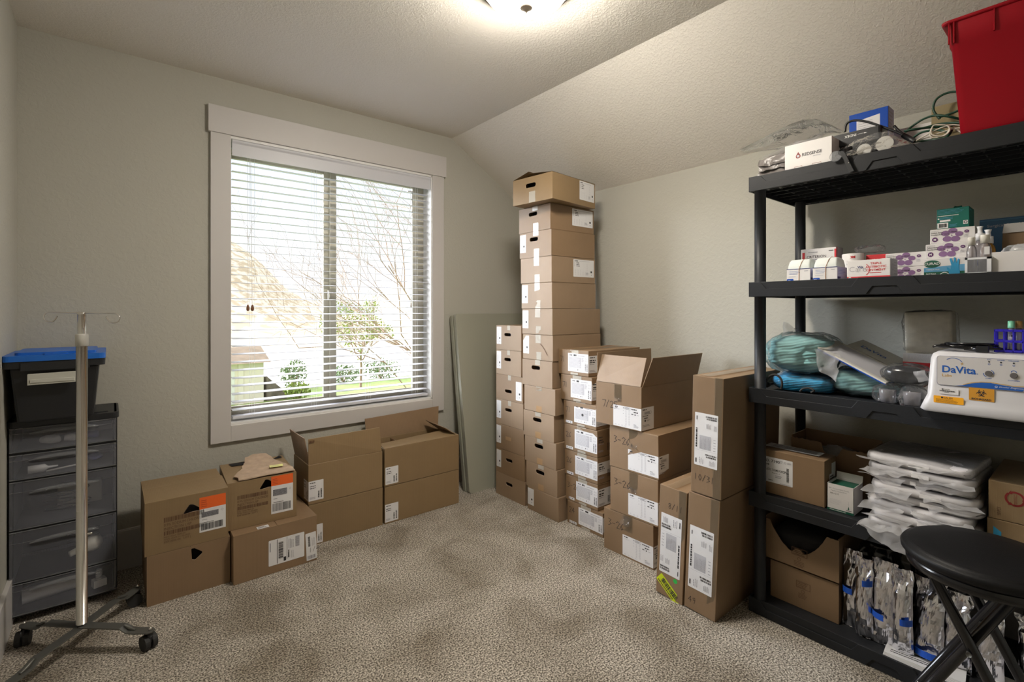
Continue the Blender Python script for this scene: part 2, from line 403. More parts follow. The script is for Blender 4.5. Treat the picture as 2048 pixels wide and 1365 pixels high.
def blob(mb, c, h, m, e=.6, amp=.01, fr=8, seed=0, nu=40, nv=22, rz=0, smooth=True, ridge=True, pleat=0, pf=60, squash=None, flat_bottom=True):
    """superellipsoid with creases; c centre, h half sizes"""
    sg = lambda x, p: math.copysign(abs(x)**p, x)
    vs = []; off = Vector((seed*13.1, seed*7.7, seed*3.3)); cr, sr = math.cos(rz), math.sin(rz)
    for j in range(nv+1):
        f = -pi/2+pi*j/nv
        for i in range(nu):
            t = 2*pi*i/nu
            d = Vector((sg(math.cos(f), e)*sg(math.cos(t), e), sg(math.cos(f), e)*sg(math.sin(t), e), sg(math.sin(f), e)))
            p = Vector((d.x*h[0], d.y*h[1], d.z*h[2]))
            q = noise.noise(p*fr+off); q2 = noise.noise(p*fr*2.7+off)
            if ridge: q = 1-2*abs(q)*1.6; q2 = .5-abs(q2)*1.5
            g = amp*(q+.5*q2)
            if pleat: g += pleat*math.sin(p.z*pf+3*noise.noise(p*5+off))*(abs(math.cos(f))**.5)
            nrm = Vector((d.x/h[0], d.y/h[1], d.z/h[2])).normalized()
            p = p+nrm*g
            if flat_bottom: p.z = max(p.z, -h[2])
            vs.append((c[0]+p.x*cr-p.y*sr, c[1]+p.x*sr+p.y*cr, c[2]+p.z))
    fs = []
    for j in range(nv):
        for i in range(nu): l = (i+1) % nu; fs.append((j*nu+i, j*nu+l, (j+1)*nu+l, (j+1)*nu+i))
    return mb.add(vs, fs, m, smooth)
def sheet(mb, pts, m, n=10, k=10, amp=.004, fr=18, seed=0, smooth=True):
    """crumpled film between two polylines pts[0], pts[1] (resampled)"""
    def rs(pl, n):
        P = [Vector(p) for p in pl]; out = []
        for i in range(n+1):
            t = i/n*(len(P)-1); a = min(int(t), len(P)-2); out.append(P[a].lerp(P[a+1], t-a))
        return out
    A, B = rs(pts[0], n), rs(pts[1], n); vs = []; off = Vector((seed*5.1, seed*3.7, 1))
    for i in range(n+1):
        for j in range(k+1):
            p = A[i].lerp(B[i], j/k); d = Vector((noise.noise(p*fr+off), noise.noise(p*fr+off*2), noise.noise(p*fr+off*3)))*amp
            vs.append(p+d)
    fs = [(i*(k+1)+j, i*(k+1)+j+1, (i+1)*(k+1)+j+1, (i+1)*(k+1)+j) for i in range(n) for j in range(k)]
    return mb.add(vs, fs, m, smooth)
# ================================================================== THE ROOM
XL, XR, YB, YW, ZC = -.31, 2.576, -.45, 3.0, 2.47
KX, KZ = 1.90, 2.045     # break of the ceiling (x) and height of the knee wall (z)
T = .12
b = MB(); b.box(XL-.2, XR+.2, YB-.2, YW+.2, -.1, 0, 'carpet'); struct(b.build('floor'))
# window opening in the far wall
WX0, WX1, WZ0, WZ1 = .50, 1.733, .622, 2.168
b = MB(); b.M = Matrix(((1,0,0,0),(0,0,1,0),(0,1,0,0),(0,0,0,1)))
outer = [(XL-T, 0), (XR+T, 0), (XR+T, 2.6), (XL-T, 2.6)]
hole = [(WX0, WZ0), (WX1, WZ0), (WX1, WZ1), (WX0, WZ1)]
b.poly(outer, 'wall', YW, [hole[::-1]]); b.poly(outer, 'wall', YW+.17, [hole[::-1]])
struct(b.build('wall_far'))
b = MB(); b.box(XL-T, XL, YB, YW, 0, 2.6, 'wall'); struct(b.build('wall_left'))
b = MB(); b.box(XR, XR+T, YB, YW, 0, KZ+.1, 'wall'); struct(b.build('wall_right'))
b = MB(); b.box(XL-T, XR+T, YB-T, YB, 0, 2.6, 'wall'); struct(b.build('wall_back'))
b = MB(); b.box(XL-T, KX, YB-T, YW+.17, ZC, ZC+.12, 'ceil')
b.hexa([(KX,YB-T,ZC),(XR+.01,YB-T,KZ),(XR+.01,YW,KZ),(KX,YW,ZC),(KX,YB-T,ZC+.12),(XR+.13,YB-T,KZ+.1),(XR+.13,YW,KZ+.1),(KX,YW,ZC+.12)], 'ceil')
struct(b.build('ceiling'))
b = MB(); b.box(XL, XR, YW-.016, YW, 0, .185, 'trim'); b.box(XL, XR, YW-.012, YW, .185, .19, 'trim'); struct(b.build('baseboard_far', bevel=.002))
b = MB(); b.box(XL, XL+.016, YB, YW, 0, .185, 'trim'); struct(b.build('baseboard_left', bevel=.002))
b = MB(); b.box(XR-.016, XR, YB, YW, 0, .185, 'trim'); struct(b.build('baseboard_right', bevel=.002))

# ---- window
win = bpy.data.objects.new('window_1', None); COL.objects.link(win); win['kind'] = 'structure'
def zx(y): return Matrix(((1,0,0,0),(0,0,1,y),(0,1,0,0),(0,0,0,1)))
b = MB()
b.box(.408, .502, YW-.02, YW, .535, 2.173, 'trim'); b.box(1.731, 1.822, YW-.02, YW, .535, 2.173, 'trim')
b.box(.502, 1.731, YW-.02, YW, .535, .620, 'trim'); b.box(.397, 1.838, YW-.027, YW, 2.173, 2.315, 'trim')
b.build('casing', win, bevel=.0015)
b = MB(); y0, y1 = YW-.012, YW+.15
b.box(WX0-.03, WX0+.004, y0, y1, WZ0, WZ1, 'vinyl_w'); b.box(WX1-.010, WX1+.012, y0, y1, WZ0, WZ1, 'vinyl_w')
b.box(WX0-.01, WX1+.01, y0, y1, WZ0-.012, WZ0+.010, 'vinyl_w'); b.box(WX0-.01, WX1+.01, y0, y1, WZ1-.01, WZ1+.012, 'vinyl_w')
b.build('jamb', win, bevel=.001)
fy0, fy1 = YW+.095, YW+.15
b = MB()
b.box(WX0-.005, WX0+.012, fy0, fy1, WZ0+.01, WZ1-.01, 'almond'); b.box(WX1-.055, WX1-.01, fy0, fy1, WZ0+.01, WZ1-.01, 'almond')
b.box(WX0+.012, WX1-.055, fy0, fy1, WZ0+.01, WZ0+.05, 'almond'); b.box(WX0+.012, WX1-.055, fy0, fy1, WZ1-.055, WZ1-.01, 'almond')
b.build('window_frame', win, bevel=.002)
for nm, xa, xb, ya, yb in (('fixed_sash', WX0-.020, 1.075, fy0+.028, fy0+.048), ('sliding_sash', 1.066, WX1-.055, fy0+.002, fy0+.022)):
    b = MB(); t = .040
    b.box(xa, xa+t, ya, yb, WZ0+.05, WZ1-.055, 'almond'); b.box(xb-t, xb, ya, yb, WZ0+.05, WZ1-.055, 'almond')
    b.box(xa+t, xb-t, ya, yb, WZ0+.05, WZ0+.075, 'almond'); b.box(xa+t, xb-t, ya, yb, WZ1-.08, WZ1-.055, 'almond')
    s = b.build(nm, win, bevel=.002)
    g = MB(); g.box(xa+t, xb-t, (ya+yb)/2-.002, (ya+yb)/2+.002, WZ0+.075, WZ1-.08, 'glass'); g.build('glass_pane', s)
b = MB(); b.box(1.052, 1.066, fy0-.012, fy0+.006, 1.30, 1.36, 'almond'); b.tube([(1.059, fy0-.012, 1.31), (1.059, fy0-.02, 1.33), (1.059, fy0-.02, 1.35)], .004, 'almond'); b.build('sash_latch', win)

# ---- blinds
bl = thing('window_blind', 'white two inch slat blind hanging open inside the window', 'blind', (1.115, 3.045, WZ0+.01))
bx0, bx1 = WX0+.016-1.115, WX1-.016-1.115
b = MB(); b.box(bx0, bx1, -.035, .03, 1.495, 1.536, 'slat'); b.build('head_rail', bl)
b = MB()
prof = [(-.047, 1.44), (-.040, 1.44), (-.040, 1.505), (-.036, 1.51), (-.036, 1.536), (-.050, 1.536), (-.052, 1.515), (-.047, 1.505)]
n = len(prof); vs = [(x, y, z) for x in (bx0-.006, bx1+.006) for y, z in prof]
b.add(vs, [tuple(range(n)), tuple(range(2*n-1, n-1, -1))]+[(i, i+n, (i+1) % n+n, (i+1) % n) for i in range(n)], 'slat'); b.build('valance', bl)
NS = 32
sm = MB(); cs = 8
for s_ in (0, 1):
    pass
vs = []; 
for x in (bx0, bx1):
    for sgn in (1, -1):
        for k in range(cs+1):
            y = -.025+.05*k/cs; vs.append((x, y if sgn > 0 else -y, 0.0009*sgn+.0014*(1-(abs(y)/.025)**2)))
q = 2*(cs+1)
sm.add(vs, [tuple(range(q)), tuple(range(2*q-1, q-1, -1))]+[(i, i+q, (i+1) % q+q, (i+1) % q) for i in range(q)], 'slat')
sl0 = None; z = 1.44
for i in range(NS):
    z = 1.452-.0435*(i+1)
    if i == 0: sl0 = sm.build('slat', bl, (0, 0, z), (math.radians(5), 0, 0)); o = sl0
    else: o = sl0.copy(); COL.objects.link(o); o.parent = bl; o.location = (0, 0, z+R_.uniform(-.0008, .0008))
b = MB(); b.box(bx0, bx1, -.026, .026, .012, .028, 'slat'); b.build('bottom_rail', bl, bevel=.003)
for x in (-.505, -.17, .17, .505):
    b = MB()
    for dy in (-.027, .027): b.tube([(x, dy, .02), (x, dy, 1.45)], .0007, 'cordm', 5)
    b.tube([(x+.012, -.029, .02), (x+.012, -.029, 1.45)], .0007, 'cordm', 5)
    b.build('ladder_cord', bl)
for x, zz, mt, dbl in ((-.53, 1.245-.632, 'wood_tassel', True), (.455, 1.27-.632, 'cordm', False)):
    b = MB()
    for dx in ((0, .022) if dbl else (0,)):
        b.tube([(x+dx, -.054, zz+.02), (x+dx*.5, -.052, 1.44)], .0009, 'cordm', 5)
        b.lathe([(.002, .024), (.005, .018), (.0085, .004), (.008, -.006), (.004, -.012)], mt, 12, (x+dx, -.054, zz))
    b.build('pull_cord', bl)
b = MB(); b.tube([(.463, -.055, 1.41), (.46, -.055, .62)], .003, 'clear', 6); b.box(.43, .468, -.058, -.05, 1.40, 1.408, 'slat'); b.build('tilt_wand', bl)

# ---- outlet cover far left
# ================================================================== OUTSIDE
ZG = -5.0
gm = {}
gm['grass'] = mat('lawn', (.26, .36, .11), .9, var=.2, vs=3)
gm['road'] = mat('pale_concrete', (.42, .40, .38), .9, var=.06, vs=.5)
gm['dry'] = mat('dry_field', (.38, .335, .26), .95, var=.14, vs=.4)
def hillm(name, a, bcol, s=.12):
    m, nt, bs = _mat(name); bs.inputs['Roughness'].default_value = 1
    tc = nt.nodes.new('ShaderNodeTexCoord'); n = nt.nodes.new('ShaderNodeTexNoise'); n.inputs['Scale'].default_value = s; n.inputs['Detail'].default_value = 8
    mp = nt.nodes.new('ShaderNodeMapping'); mp.inputs['Scale'].default_value = (1, .6, 2.2); nt.links.new(tc.outputs['Object'], mp.inputs[0]); nt.links.new(mp.outputs[0], n.inputs['Vector'])
    r = nt.nodes.new('ShaderNodeValToRGB'); r.color_ramp.elements[0].position = .44; r.color_ramp.elements[1].position = .56
    r.color_ramp.elements[0].color = (*a, 1); r.color_ramp.elements[1].color = (*bcol, 1)
    nt.links.new(n.outputs['Fac'], r.inputs[0]); nt.links.new(r.outputs[0], bs.inputs['Base Color']); return m
gm['hill'] = hillm('scrub_hillside', (.58, .49, .34), (.86, .79, .66), .3)
gm['far'] = hillm('far_hills', (.30, .31, .30), (.42, .40, .34), .02)
b = MB(); b.box(-60, 90, 3.4, 42, ZG-.5, ZG, gm['grass']); struct(b.build('lawn'))
b = MB(); b.box(-90, 130, 42, 78, ZG-.5, ZG+.02, gm['road']); struct(b.build('driveway'))
b = MB(); b.box(-250, 400, 78, 520, ZG-.5, ZG+.04, gm['dry']); struct(b.build('field'))
def hill(name, x0, x1, y0, y1, fn, m, n=44):
    b = MB(); vs = []
    for j in range(n+1):
        for i in range(n+1):
            x = x0+(x1-x0)*i/n; y = y0+(y1-y0)*j/n; vs.append((x, y, fn(x, y)))
    b.add(vs, [(j*(n+1)+i, j*(n+1)+i+1, (j+1)*(n+1)+i+1, (j+1)*(n+1)+i) for j in range(n) for i in range(n)], m, True); return struct(b.build(name))
def f1(x, y):
    t = max(0, min(1, (y-120)/110)); t = t*t*(3-2*t)
    side = 1/(1+math.exp((x/max(y, 1)-.24)*26))
    return ZG-1+t*(38*side+2.5)+noise.noise(Vector((x*.03, y*.03, 0)))*5*t
hill('hillside', -160, 150, 115, 300, f1, gm['hill'], 60)
def f2(x, y):
    t = max(0, min(1, (y-520)/200)); return ZG-1+t*(42+26*noise.noise(Vector((x*.006, 3, 0)))+5*noise.noise(Vector((x*.03, y*.01, 0))))
hill('distant_hills', -500, 1200, 515, 900, f2, gm['far'], 70)
# small tan house at the lawn's edge
hs = thing('house', 'pale tan house corner with low brown roof beyond the lawn', 'house', (5.95, 36.5, ZG))
M['stucco'] = mat('pale_stucco', (.80, .74, .66), .9); M['roofm'] = mat('brown_shingles', (.26, .20, .14), .9, var=.2, vs=2)
b = MB(); b.box(-2.2, 2.15, 0, 6, 0, 2.75, 'stucco'); b.box(.6, .9, -.12, 0, 0, 2.7, 'stucco'); b.box(-2.0, -1.7, -.12, 0, 0, 2.7, 'stucco'); b.build('wall', hs)
b = MB(); b.hexa([(-2.6,-.5,2.7),(2.5,-.5,2.7),(2.5,6.5,2.7),(-2.6,6.5,2.7),(-2.6,2.4,3.6),(2.5,2.4,3.6),(2.5,3.6,3.6),(-2.6,3.6,3.6)], 'roofm'); b.build('roof', hs)
b = MB(); b.box(-1.5, .4, -.04, 0, .05, 2.2, 'vinyl_w'); b.build('garage_door', hs)
M['rock'] = mat('grey_stone', (.20, .17, .14), .95, var=.4, vs=1.5, bump=1, bs=4)
b = MB(); b.hexa([(8.3,36.6,ZG),(10.1,36.6,ZG),(10.1,37.6,ZG),(8.3,37.6,ZG),(8.3,36.6,ZG+1.7),(9.8,36.6,ZG+.25),(9.8,37.6,ZG+.25),(8.3,37.6,ZG+1.7)], 'rock')
tag(b.build('stone_retaining_wall'), 'dark sloping stone retaining wall beside the tan house', 'wall')
# leafy shrubs: clusters of small leaves
M['leaf'] = mat('spring_leaves', (.26, .34, .07), .8, var=.3, vs=2); M['leaf2'] = mat('dull_leaves', (.18, .26, .12), .8, var=.3, vs=2)
M['bark'] = mat('bark', (.32, .23, .16), .9)
def leaves(b, c, h, n, m, s=.12, seed=0):
    r = random.Random(seed)
    for i in range(n):
        d = Vector((r.gauss(0, 1), r.gauss(0, 1), r.gauss(0, 1))).normalized()*(r.random()**.4)
        p = Vector((c[0]+d.x*h[0], c[1]+d.y*h[1], c[2]+d.z*h[2]))
        a = Vector((r.uniform(-1, 1), r.uniform(-1, 1), r.uniform(-1, 1))).normalized(); t = a.orthogonal().normalized()*s; u = a.cross(t)*.6
        b.add([p-t, p+u, p+t, p-u], [(0, 1, 2, 3)], m)
def shrub(x, y, r, hgt, m, label, seed, z0=ZG):
    t = thing('shrub', label, 'shrub', (x, y, z0), group='shrubs outside the window')
    b = MB(); leaves(b, (0, 0, hgt*.5), (r, r, hgt*.5), 500, m, .11, seed); b.build('foliage', t)
    b = MB()
    for k in range(5): b.tube([(0, 0, 0), (math.cos(k*1.3)*r*.5, math.sin(k*1.3)*r*.5, hgt*.7)], [.05, .02], 'bark', 5)
    b.build('stem', t)
shrub(10.0, 35.5, .9, 1.3, 'leaf', 'yellow green low shrub in front of the stone retaining wall', 3)
shrub(11.4, 41.5, 1.1, 2.3, 'leaf2', 'taller green shrub behind the stone retaining wall', 5)
shrub(15.6, 42, 1.5, 1.5, 'leaf2', 'low dark green shrub left of the young tree trunk', 8)
shrub(19.0, 42, 1.8, 1.9, 'leaf2', 'wide green shrub right of the young tree trunk', 9)
def branch(b, p, d, L, r, dep, rng, lv=None, up=.12):
    pts = [p]; q = Vector(p); dd = Vector(d).normalized(); n = 4
    for i in range(n):
        dd = (dd+Vector((rng.gauss(0, .10), rng.gauss(0, .10), rng.gauss(0, .10)+up*.1))).normalized(); q = q+dd*L/n; pts.append(q.copy())
    b.tube(pts, [r*(1-.12*i) for i in range(n+1)], 'bark', 5 if dep > 1 else 3)
    if lv is not None and dep <= 1: leaves(lv, pts[-1], (L*.4, L*.4, L*.4), 5, 'leaf', .09, rng.random())
    if dep <= 0: return
    for k in range(3 if dep > 1 else 4):
        t = rng.choice(pts[2:]); ax = dd.orthogonal().normalized(); ax.rotate(Matrix.Rotation(rng.uniform(0, 2*pi), 3, dd))
        nd = (dd*.8+ax*rng.uniform(.45, .8)+Vector((0, 0, up))).normalized(); branch(b, t, nd, L*rng.uniform(.6, .8), r*.58, dep-1, rng, lv, up)
tr = thing('bare_tree', 'bare tree with long slanting branches close outside the right pane', 'tree', (6.0, 9.0, ZG))
b = MB(); rg = random.Random(21); b.tube([(0, 0, 0), (-.1, 0, 2.5), (-.2, .1, 6.2)], [.16, .12, .05], 'bark', 8); b.build('trunk', tr)
b = MB()
for k, (dx, dy, dz) in enumerate(((-1, .1, 1.1), (-.8, -.2, 1.5), (-.4, .3, 1.8), (-1.1, .3, .8), (-.9, 0, .45), (-.2, -.3, 1.6))):
    branch(b, Vector((-.15, .05, 3.3+.5*k)), (dx, dy, dz), 2.4, .019, 4, rg, None, .22)
b.build('branches', tr)
tr = thing('young_tree', 'young tree with sparse fresh leaves standing beyond the lawn', 'tree', (15.5, 38.0, ZG))
b = MB(); b.tube([(0, 0, 0), (.05, 0, 1.8), (0, 0, 3.0)], [.11, .09, .07], 'bark', 8); b.build('trunk', tr)
b = MB(); lv = MB(); rg = random.Random(5)
for k in range(7): branch(b, Vector((0, 0, 2+.2*k)), (math.cos(k*2.4), math.sin(k*2.4), 1.1), 1.9, .05, 3, rg, lv, .2)
b.build('branches', tr); lv.build('foliage', tr)

# ================================================================== CEILING LAMP
lp = thing('ceiling_lamp', 'lit frosted glass bowl lamp with bronze finial on the ceiling', 'lamp', (1.19, 1.37, 2.33))
M['bowl'] = emit('lit_frosted_glass', (1, .92, .80), LAMP); M['bronze'] = mat('dark_bronze', (.10, .08, .06), .35, .8)
b = MB(); b.lathe([(.001, .024), (.05, .027), (.10, .040), (.14, .064), (.163, .095), (.160, .095), (.137, .068), (.098, .044), (.05, .031), (.001, .028)], 'bowl', 40); b.build('glass_bowl', lp)
b = MB(); b.lathe([(.155, .098), (.172, .096), (.176, .106), (.17, .14), (.08, .14), (.155, .112)], 'bronze', 40); b.build('ceiling_pan', lp)
b = MB(); b.lathe([(.0008, 0), (.003, .006), (.005, .012), (.022, .020), (.026, .028), (.014, .032), (.001, .032)], 'bronze', 24); b.build('finial', lp)
# ================================================================== CARTONS
def face(w, d, h, which):
    o, u, n = {'front': ((-w/2, -d/2, 0), (1, 0, 0), (0, -1, 0)), 'right': ((w/2, -d/2, 0), (0, 1, 0), (1, 0, 0)),
               'left': ((-w/2, d/2, 0), (0, -1, 0), (-1, 0, 0)), 'top': ((-w/2, -d/2, h), (1, 0, 0), (0, 0, 1))}[which]
    v = (0, 0, 1) if which != 'top' else (0, 1, 0)
    m = Matrix.Identity(4)
    for i in range(3): m[i][0] = u[i]; m[i][1] = v[i]; m[i][2] = n[i]; m[i][3] = o[i]
    return m
Z1, Z2, Z3 = .0007, .0012, .0017
def stadium(x, y, w, h, n=6):
    r = h/2; p = []
    for k in range(n+1): a = -pi/2+pi*k/n; p.append((x+w/2-r+r*math.cos(a), y+r*math.sin(a)))
    for k in range(n+1): a = pi/2+pi*k/n; p.append((x-w/2+r+r*math.cos(a), y+r*math.sin(a)))
    return p
def rrect(x0, y0, x1, y1, r=.004, n=3):
    p = []
    for cx, cy, a0 in ((x1-r, y1-r, 0), (x0+r, y1-r, pi/2), (x0+r, y0+r, pi), (x1-r, y0+r, 1.5*pi)):
        for k in range(n+1): a = a0+pi/2*k/n; p.append((cx+r*math.cos(a), cy+r*math.sin(a)))
    return p
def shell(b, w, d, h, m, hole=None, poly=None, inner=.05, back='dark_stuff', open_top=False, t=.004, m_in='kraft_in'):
    """carton body; hole=(u,v,width,height) of a stadium hand hole in the front, or poly=[(u,v)..] of a cut opening"""
    x, y = w/2, d/2
    j = lambda: R_.uniform(-.0012, .0012)
    if open_top:
        b.box(-x, x, -y, -y+t, 0, h, m); b.box(-x, x, y-t, y, 0, h, m); b.box(-x, -x+t, -y+t, y-t, 0, h, m); b.box(x-t, x, -y+t, y-t, 0, h, m)
        b.box(-x+t, x-t, -y+t, y-t, .002, .006, m_in); return
    hp = stadium(*hole) if hole else poly
    if not hp:
        b.hexa([(-x+j(),-y+j(),0),(x+j(),-y+j(),0),(x,y,0),(-x,y,0),(-x+j(),-y+j(),h),(x+j(),-y+j(),h),(x,y,h),(-x,y,h)], m); return
    b.add([(-x,-y,0),(x,-y,0),(x,y,0),(-x,y,0),(-x,-y,h),(x,-y,h),(x,y,h),(-x,y,h)], [(3,2,1,0),(4,5,6,7),(1,2,6,5),(2,3,7,6),(3,0,4,7)], m)
    S = b.M.copy(); b.M = S @ face(w, d, h, 'front')
    b.poly([(0, 0), (w, 0), (w, h), (0, h)], m, 0, [hp[::-1]])
    n = len(hp)
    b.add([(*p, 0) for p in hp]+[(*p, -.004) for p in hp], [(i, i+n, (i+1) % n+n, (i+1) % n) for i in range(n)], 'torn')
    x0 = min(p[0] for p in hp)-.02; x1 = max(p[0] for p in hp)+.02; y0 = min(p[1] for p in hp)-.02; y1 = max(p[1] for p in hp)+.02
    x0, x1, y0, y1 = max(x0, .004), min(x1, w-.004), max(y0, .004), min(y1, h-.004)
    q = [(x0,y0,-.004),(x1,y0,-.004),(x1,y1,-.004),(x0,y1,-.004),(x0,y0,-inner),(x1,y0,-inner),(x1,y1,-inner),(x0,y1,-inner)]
    b.add(q, [(0,1,5,4),(1,2,6,5),(2,3,7,6),(3,0,4,7)], m_in); b.add(q, [(4,5,6,7)], back)  # default black back paints in the dark of the box's inside
    b.M = S
M['liner'] = mat('bag_inside_box', (.10, .10, .12), .2, bump=1, bs=60)
def flaps(root, w, d, h, m, axis='x', gap=.003, lift=0):
    """two closed top flaps meeting along the middle"""
    for s in (-1, 1):
        b = MB()
        if axis == 'x':
            b.hexa([(-w/2, min(s*gap/2, s*d/2), h-.001+(lift if s < 0 else 0)), (w/2, min(s*gap/2, s*d/2), h-.001+(lift if s < 0 else 0)), (w/2, max(s*gap/2, s*d/2), h-.001+(lift if s > 0 else 0)), (-w/2, max(s*gap/2, s*d/2), h-.001+(lift if s > 0 else 0)),
                    (-w/2, min(s*gap/2, s*d/2), h+.0025+(lift if s < 0 else 0)), (w/2, min(s*gap/2, s*d/2), h+.0025+(lift if s < 0 else 0)), (w/2, max(s*gap/2, s*d/2), h+.0025+(lift if s > 0 else 0)), (-w/2, max(s*gap/2, s*d/2), h+.0025+(lift if s > 0 else 0))], m)
        else:
            a, c = sorted((s*gap/2, s*w/2)); b.box(a, c, -d/2, d/2, h-.001, h+.0025, m)
        b.build('flap', root, bevel=.001)
def scrawl(b, x, y, s, kind, m='pen', z=Z1):
    """hand-written marks drawn as thin strokes; strokes given on a unit grid"""
    S = {'7': [[(0, 1), (.7, 1), (.3, 0)]], '/': [[(0, 0), (.5, 1.1)]], '2': [[(0, .8), (.3, 1), (.6, .8), (.1, 0), (.7, .05)]], '5': [[(.6, 1), (.1, 1), (.05, .6), (.5, .6), (.6, .2), (.05, 0)]],
         '3': [[(0, 1), (.5, .9), (.2, .55), (.55, .3), (0, 0)]], '-': [[(0, .5), (.5, .5)]], '6': [[(.5, 1), (.05, .4), (.2, 0), (.5, .2), (.1, .45)]], '8': [[(.3, .5), (.05, .8), (.3, 1), (.5, .8), (.1, .25), (.3, 0), (.55, .25), (.3, .5)]],
         '1': [[(.2, 0), (.25, 1)]], '0': [[(.3, 0), (.05, .5), (.3, 1), (.55, .5), (.3, 0)]], '9': [[(.5, .6), (.2, .5), (.1, .85), (.45, 1), (.5, .6), (.35, 0)]], '4': [[(.4, 0), (.45, 1), (0, .35), (.6, .4)]]}
    cx = 0
    for c in kind:
        for st in S[c]:
            for p, q in zip(st, st[1:]):
                a = Vector((x+(cx+p[0])*s, y+p[1]*s, z)); e = Vector((x+(cx+q[0])*s, y+q[1]*s, z)); d = e-a
                n = Vector((-d.y, d.x, 0)).normalized()*s*.036; d = d.normalized()*s*.03
                b.add([a-n-d, e-n+d, e+n+d, a+n-d], [(0, 1, 2, 3)], m)
        cx += .75
    return b
# ---- printed sheets (x0,y0,x1,y1 in face units)
def sh_slim(b, x0, y0, x1, y1):
    w, h = x1-x0, y1-y0; b.poly(rrect(x0, y0, x1, y1, .003), 'paper', Z1)
    b.lines(x0+w*.12, y0+h*.1, x0+w*.4, y1-h*.1, 2, 'lgrey_ink', Z2, vert=True, k=.35)
    b.rect(x0+w*.55, y0+h*.30, x0+w*.78, y0+h*.40, 'ink', Z2); b.rect(x0+w*.58, y0+h*.14, x0+w*.72, y0+h*.19, 'grey_ink', Z2)
def sh_wide(b, x0, y0, x1, y1):
    w, h = x1-x0, y1-y0; b.poly(rrect(x0, y0, x1, y1, .003), 'paper', Z1)
    X = lambda a: x0+w*a; Y = lambda a: y0+h*a
    b.text('C', X(.04), Y(.88), h*.09, 'ink', Z2, .02, shear=.4); b.lines(X(.09), Y(.87), X(.24), Y(.95), 1, 'ink', Z2, k=.6)
    b.lines(X(.28), Y(.88), X(.95), Y(.94), 1, 'lgrey_ink', Z2, wl=.03)
    for k in range(3): b.ring(X(.06), Y(.80-.09*k), .003, .004, 'grey_ink', Z2, n=10); b.lines(X(.14), Y(.77-.09*k), X(.33), Y(.83-.09*k), 1, 'ink', Z2, k=.6, wl=.3)
    for r in range(3):
        for c in range(5):
            if r == 0 and c > 2: continue
            b.ring(X(.10+.12*c), Y(.40-.12*r), h*.022, h*.03, 'lgrey_ink', Z2, n=8); b.rect(X(.08+.12*c), Y(.345-.12*r), X(.13+.12*c), Y(.355-.12*r), 'lgrey_ink', Z2)
    for k in range(5): b.ring(X(.66), Y(.75-.12*k), h*.03, h*.04, 'lgrey_ink', Z2, n=4)
    b.rect(X(.83), Y(.26), X(.90), Y(.37), 'ink', Z2); b.rect(X(.85), Y(.12), X(.89), Y(.17), 'grey_ink', Z2); b.lines(X(.60), Y(.12), X(.75), Y(.28), 4, 'grey_ink', Z2)
    b.rect(X(.945), Y(.08), X(.948), Y(.9), 'lgrey_ink', Z2)
def sh_dense(b, x0, y0, x1, y1):
    w, h = x1-x0, y1-y0; b.poly(rrect(x0, y0, x1, y1, .002), 'paper', Z1)
    X = lambda a: x0+w*a; Y = lambda a: y0+h*a
    b.lines(X(.09), Y(.85), X(.24), Y(.94), 1, 'ink', Z2, k=.5, wl=.4); b.lines(X(.29), Y(.85), X(.45), Y(.95), 1, 'ink', Z2, k=.9, wl=.5); b.lines(X(.5), Y(.85), X(.95), Y(.92), 1, 'grey_ink', Z2, k=.5)
    b.rect(X(.06), Y(.22), X(.66), Y(.80), 'lgrey_ink', Z2); b.lines(X(.07), Y(.23), X(.65), Y(.79), 13, 'paper', Z3, k=.42, fill=1.0)
    b.lines(X(.68), Y(.55), X(.80), Y(.8), 5, 'grey_ink', Z2)
    for k in range(2): b.ring(X(.86+.07*k), Y(.76), h*.025, h*.035, 'grey_ink', Z2, n=8); b.ring(X(.86+.07*k), Y(.62), h*.025, h*.035, 'grey_ink', Z2, n=8)
    for k in range(5): b.ring(X(.10+.12*k), Y(.12), h*.025, h*.035, 'grey_ink', Z2, n=8) if k != 3 else b.disc(X(.5), Y(.12), h*.03, 'ink', Z2, 8)
    for k in (0, 1): b.barcode(X(.84+.08*k), Y(.08), X(.885+.08*k), Y(.50), 'ink', Z2, vert=True, n=14)
def sh_dense_side(b, x0, y0, x1, y1):
    w, h = x1-x0, y1-y0; b.poly(rrect(x0, y0, x1, y1, .002), 'paper', Z1)
    X = lambda a: x0+w*a; Y = lambda a: y0+h*a
    b.lines(X(.08), Y(.85), X(.5), Y(.94), 1, 'ink', Z2, k=.6, wl=.4)
    for k in range(3): b.lines(X(.08), Y(.68-.11*k), X(.55), Y(.77-.11*k), 1, 'ink' if k < 2 else 'grey_ink', Z2, k=.75-.2*k, wl=.35)
    for k in (0, 1): b.barcode(X(.72+.13*k), Y(.1), X(.80+.13*k), Y(.52), 'ink', Z2, vert=True, n=14)
    b.lines(X(.08), Y(.06), X(.55), Y(.18), 3, 'grey_ink', Z2)
